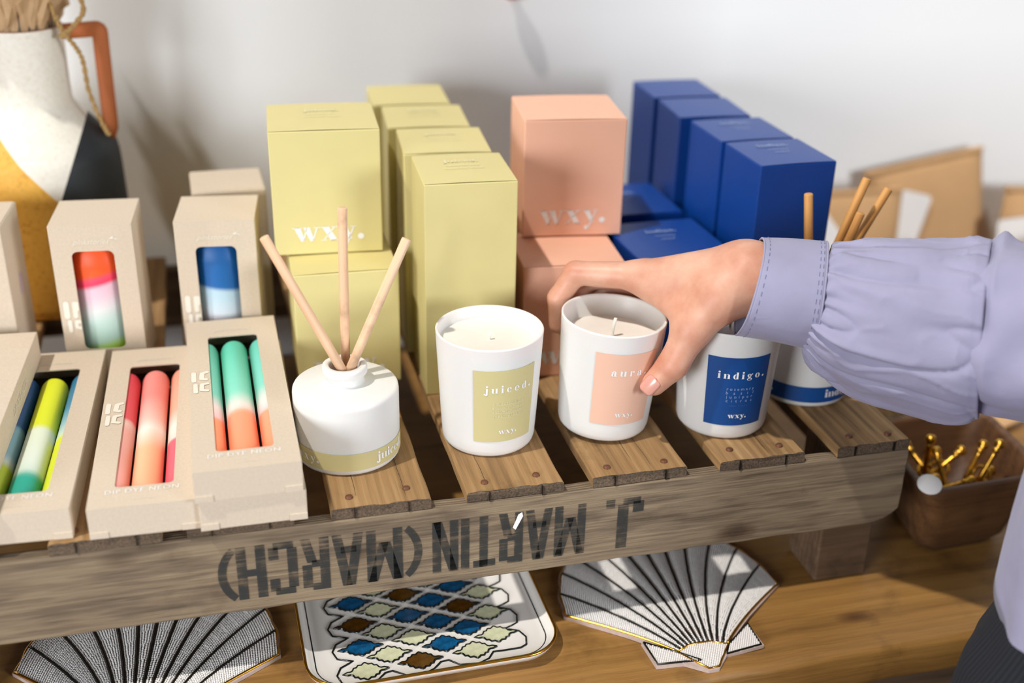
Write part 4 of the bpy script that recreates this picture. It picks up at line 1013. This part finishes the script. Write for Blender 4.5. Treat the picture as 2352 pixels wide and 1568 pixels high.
def sweep(path, rad, seg=120):
    """rad(i, n, a) -> (radius up-ish, radius depth-ish) ; a=0 is up in view, a=90deg toward camera"""
    fr = frame(path); V, F = [], []; N_ = len(path)
    for i, (p, t, u, s) in enumerate(fr):
        for k in range(seg):
            a = 2*math.pi*k/seg; ru, rs, off = rad(i / (N_-1), a); V.append(p + u*(math.cos(a)*ru) + s*(math.sin(a)*rs) + t*off)
    for i in range(N_ - 1):
        for k in range(seg): k2 = (k+1) % seg; F.append((i*seg+k, i*seg+k2, (i+1)*seg+k2, (i+1)*seg+k))
    return V, F
C0, C1 = np.array((.1842, -.0413, .1253)), np.array((.2288, -.0625, .1235))
def cuff_r(t, a):
    r = .0352 + .0030 * t + .0006 * math.sin(3*a + 1) + .0005 * math.sin(5*a + 4*t)
    edge = .0045 * math.cos(a) - .004 * math.sin(a) if t < .5 else 0
    return r * 1.02, r * .92, edge * (1 - 2*t) if t < .5 else 0
path = [C0 + (C1 - C0) * t for t in np.linspace(0, 1, 22)]
o = raw('shirt_cuff', *sweep(path, cuff_r), M['cloth'], pers, True); md = o.modifiers.new('s', 'SOLIDIFY'); md.thickness = .0012; md.offset = 0
SP = spline([C1 - (C1-C0)*.03, (.2520, -.0775, .1195), (.2800, -.0975, .1170), (.3060, -.1155, .1180), (.3215, -.1275, .1205)], 80)
rngs = random.Random(11); RID = []
for k in range(26): RID.append((rngs.uniform(0, 6.283), rngs.uniform(-.5, .5), rngs.uniform(.05, .13), rngs.uniform(.0018, .0052) * rngs.choice((1, 1, -1)), rngs.uniform(.12, .6)))
for (a0, dr, wd, am, ln) in ((1.9, .55, .16, .0062, .95), (1.15, .35, .18, .0050, .9), (2.5, .35, .14, -.0060, .8), (.55, .30, .22, .0055, .95), (2.95, .15, .13, .0070, 1.0), (1.5, .1, .2, -.0045, .7)): RID.append((a0, dr, wd, am, ln))
def wrapa(x): return (x + math.pi) % (2*math.pi) - math.pi
def bag_r(t, a):
    e = min(1, 1.02 * (1 - math.exp(-t / .33)))
    r = .0372 + (.0600 - .0372) * e
    if t > .93: r -= .0012 * ((t - .93) / .07)
    g = math.exp(-t / .10); d = .0016 * g * math.sin(26*a + 2.0*math.sin(3*a)) * min(1, t / .015) + .0010 * g * math.sin(41*a + 1.3) * min(1, t/.015)
    for (a0, dr, wd, am, ln) in RID:
        x_ = abs(wrapa(a - a0 - dr*t)) / (wd * (1 + .9*t)); f = (.45 * math.exp(-x_*x_) + .55 * max(0, 1 - x_)) * math.exp(-(t/ln)**2) * min(1, t / .05); d += am * f
    d += .0022 * noise.noise(Vector((math.cos(a)*1.6, math.sin(a)*1.6, t*3.1))) * min(1, t/.1) * 1.6
    rg = max(0, 1 - abs(noise.noise(Vector((math.cos(a)*2.3 + 3, math.sin(a)*2.3, t*1.1)))) * 2.2); d -= .0030 * rg**5 * min(1, t/.06)
    rg = max(0, 1 - abs(noise.noise(Vector((math.cos(a)*3.4 + .9*t, math.sin(a)*3.4 + 7, t*3.2 + a*.5)))) * 2.2); d += .0009 * rg**4 * min(1, t/.2)
    # sag at the underside, flattened crease fold along the lower front
    sag = .0050 * max(0, -math.cos(a)) * e
    return (r + d + sag) * 1.04, (r + d) * .86, 0
V, F = sweep(SP, bag_r, 220); nb = 220
# closed rolled-in end of the bag where the folded sleeve meets the upper sleeve
N0 = len(V) - nb; pE = Vector(SP[-1]); tE = Vector(SP[-1] - SP[-2]).normalized()
for sc_, adv in ((.985, .0012), (.95, .0010), (.90, -.002), (.84, -.008)):
    b0 = len(V)
    for k in range(nb): V.append(pE + (V[N0 + k] - pE) * sc_ + tE * adv)
    for k in range(nb): k2 = (k+1) % nb; F.append((b0-nb+k, b0-nb+k2, b0+k2, b0+k))
raw('shirt_sleeve', V, F, M['cloth'], pers, True)
fs_ = frame(SP); P = []
for i in range(3, 76):
    p_, t_, u_, s_ = fs_[i]; a_ = 2.02 + .35 * (i / 79); ru, rs, _o = bag_r(i / 79, a_); P.append(p_ + u_*(math.cos(a_)*(ru + .0002)) + s_*(math.sin(a_)*(rs + .0002)))
raw('sleeve_seam', *tube(P, .0007, 6), M['cloth'], pers, True)
SP2 = spline([(.3120, -.1200, .1195), (.3330, -.1380, .1225), (.3620, -.1700, .1330), (.4000, -.2150, .1750), (.4350, -.2580, .2700), (.4650, -.2850, .3900), (.4900, -.2950, .4300)], 70)
def up_r(t, a):
    r = .0480 + .0085 * min(1, t / .12)
    d = .0030 * math.sin(3*a + 9*t) * math.sin(2*a - 7*t + 1) + .0032 * noise.noise(Vector((math.cos(a)*2, math.sin(a)*2, t*7))) * 1.8
    d += .005 * math.exp(-(wrapa(a - 1.0 - 9*(t - .05)) / .3)**2) * math.exp(-((t - .12)/.12)**2) + .006 * math.exp(-(wrapa(a - .2) / .25)**2) * math.exp(-((t - .13)/.05)**2)
    return (r + d) * 1.06, (r + d) * .9, 0
raw('upper_sleeve', *sweep(SP2, up_r, 140), M['cloth'], pers, True)
# seam, hem and stitching on the cuff
fr = frame(path)
def ringpts(t, grow, seg):
    i = int(round(t * 21)); p, tt, u, s = fr[i]; out = []
    for k in range(seg):
        a = 2*math.pi*k/seg; ru, rs, off = cuff_r(t, a); out.append(p + u*(math.cos(a)*(ru + grow)) + s*(math.sin(a)*(rs + grow)) + tt*off)
    return out
thread = plain('blue_grey_thread', '#7a7f9f', .8)
parts = []
for t in (2/21, 20/21, 19/21):
    R2 = ringpts(t, .00075, 150)
    for k in range(0, 150, 4): parts.append(tube([R2[k], R2[(k+1) % 150], R2[(k+2) % 150]], .0003, 4))
raw('cuff_stitching', *join(parts), thread, pers)
R2 = ringpts(0, .0001, 120); raw('cuff_edge', *tube(R2 + R2[:1], .0009, 6, False), M['cloth'], pers, True)
R2 = ringpts(1, .0003, 120); raw('cuff_seam', *tube(R2 + R2[:1], .0008, 6, False), M['cloth'], pers, True)
# torso and trousers
TX, TY_ = .4700, -.2740
def body_tube(name, zs, fr_, mat, hem=None, seg=160, folds=0):
    V, F = [], []; nz = len(zs)
    for j, z in enumerate(zs):
        for k in range(seg):
            a = 2*math.pi*k/seg; rx, ry = fr_(z); zz = z
            if hem: h0 = hem(a); zz = h0 + (zs[-1] - h0) * (j / (nz-1))
            d = folds * (noise.noise(Vector((math.cos(a)*5, math.sin(a)*5, zz*3.5))) + .5*math.sin(17*a + 3*math.sin(zz*9)))
            V.append((TX + (rx + d)*math.cos(a), TY_ + (ry + d)*math.sin(a), zz))
    for j in range(nz - 1):
        for k in range(seg): k2 = (k+1) % seg; F.append((j*seg+k, j*seg+k2, (j+1)*seg+k2, (j+1)*seg+k))
    return V, F
def sig(x): return 1 / (1 + math.exp(-x))
def hip(z): t = max(0, min(1, (-.05 - z) / .20)); return .148 + .036 * sig((.025 - z) / .02) + .022 * max(0, min(1, (-.02 - z) / .05)) + .03*t, .106 + .016*t
sh_r = lambda z: (.152 + .036 * sig((.025 - z) / .02), .112 + .012 * sig((.0 - z) / .04))
def hem(a):   # curved shirt-tail: high at the side seams, low at the front and back
    d = abs(wrapa(a - R_(140))); return -.115 + .095 * math.exp(-(d / R_(65))**2)
V, F = body_tube('shirt_front', np.linspace(-.15, .46, 50), sh_r, None, hem, 200, .0028)
o = raw('shirt_front', V, F, M['shirt'], pers, True); md = o.modifiers.new('s', 'SOLIDIFY'); md.thickness = .0012
def cord():
    t = NT('dark_corduroy'); tc = t.n('TexCoord'); sp = t.n('SeparateXYZ'); t.l(tc.outputs['Object'], sp.inputs[0])
    an = t.math('ARCTAN2', t.math('SUBTRACT', sp.outputs[1], TY_), t.math('SUBTRACT', sp.outputs[0], TX)); wv = t.math('SINE', t.math('MULTIPLY', an, 330))
    t.col(t.ramp(t.math('ADD', t.math('MULTIPLY', wv, .5), .5), [(.2, lin('#0d0f14')), (.8, lin('#1b1e27'))])); t.setp(Roughness=.95); t.bump(wv, .4, .0005); return t.m
V, F = body_tube('trousers', np.linspace(-.30, .02, 40), hip, None, None, 200, .0016)
# the two legs
parts = [(V, F)]
for s in (-1, 1): parts.append(tube([(TX + s*.088, TY_, -.27), (TX + s*.092, TY_ - .005, -.50), (TX + s*.095, TY_ - .010, ZT - .735)], [.090, .074, .068], 40))
raw('trousers', *join(parts), cord(), pers, True)
for s in (-1, 1):
    raw('shoe', *prism([(x*.048 + TX + s*.095, y + TY_ + .05) for x, y in ((-.8, -.13), (.8, -.13), (.95, -.05), (1, .05), (.75, .12), (0, .145), (-.75, .12), (-1, .05), (-.95, -.05))], ZT - .7495, ZT - .69), M['ink'], pers)
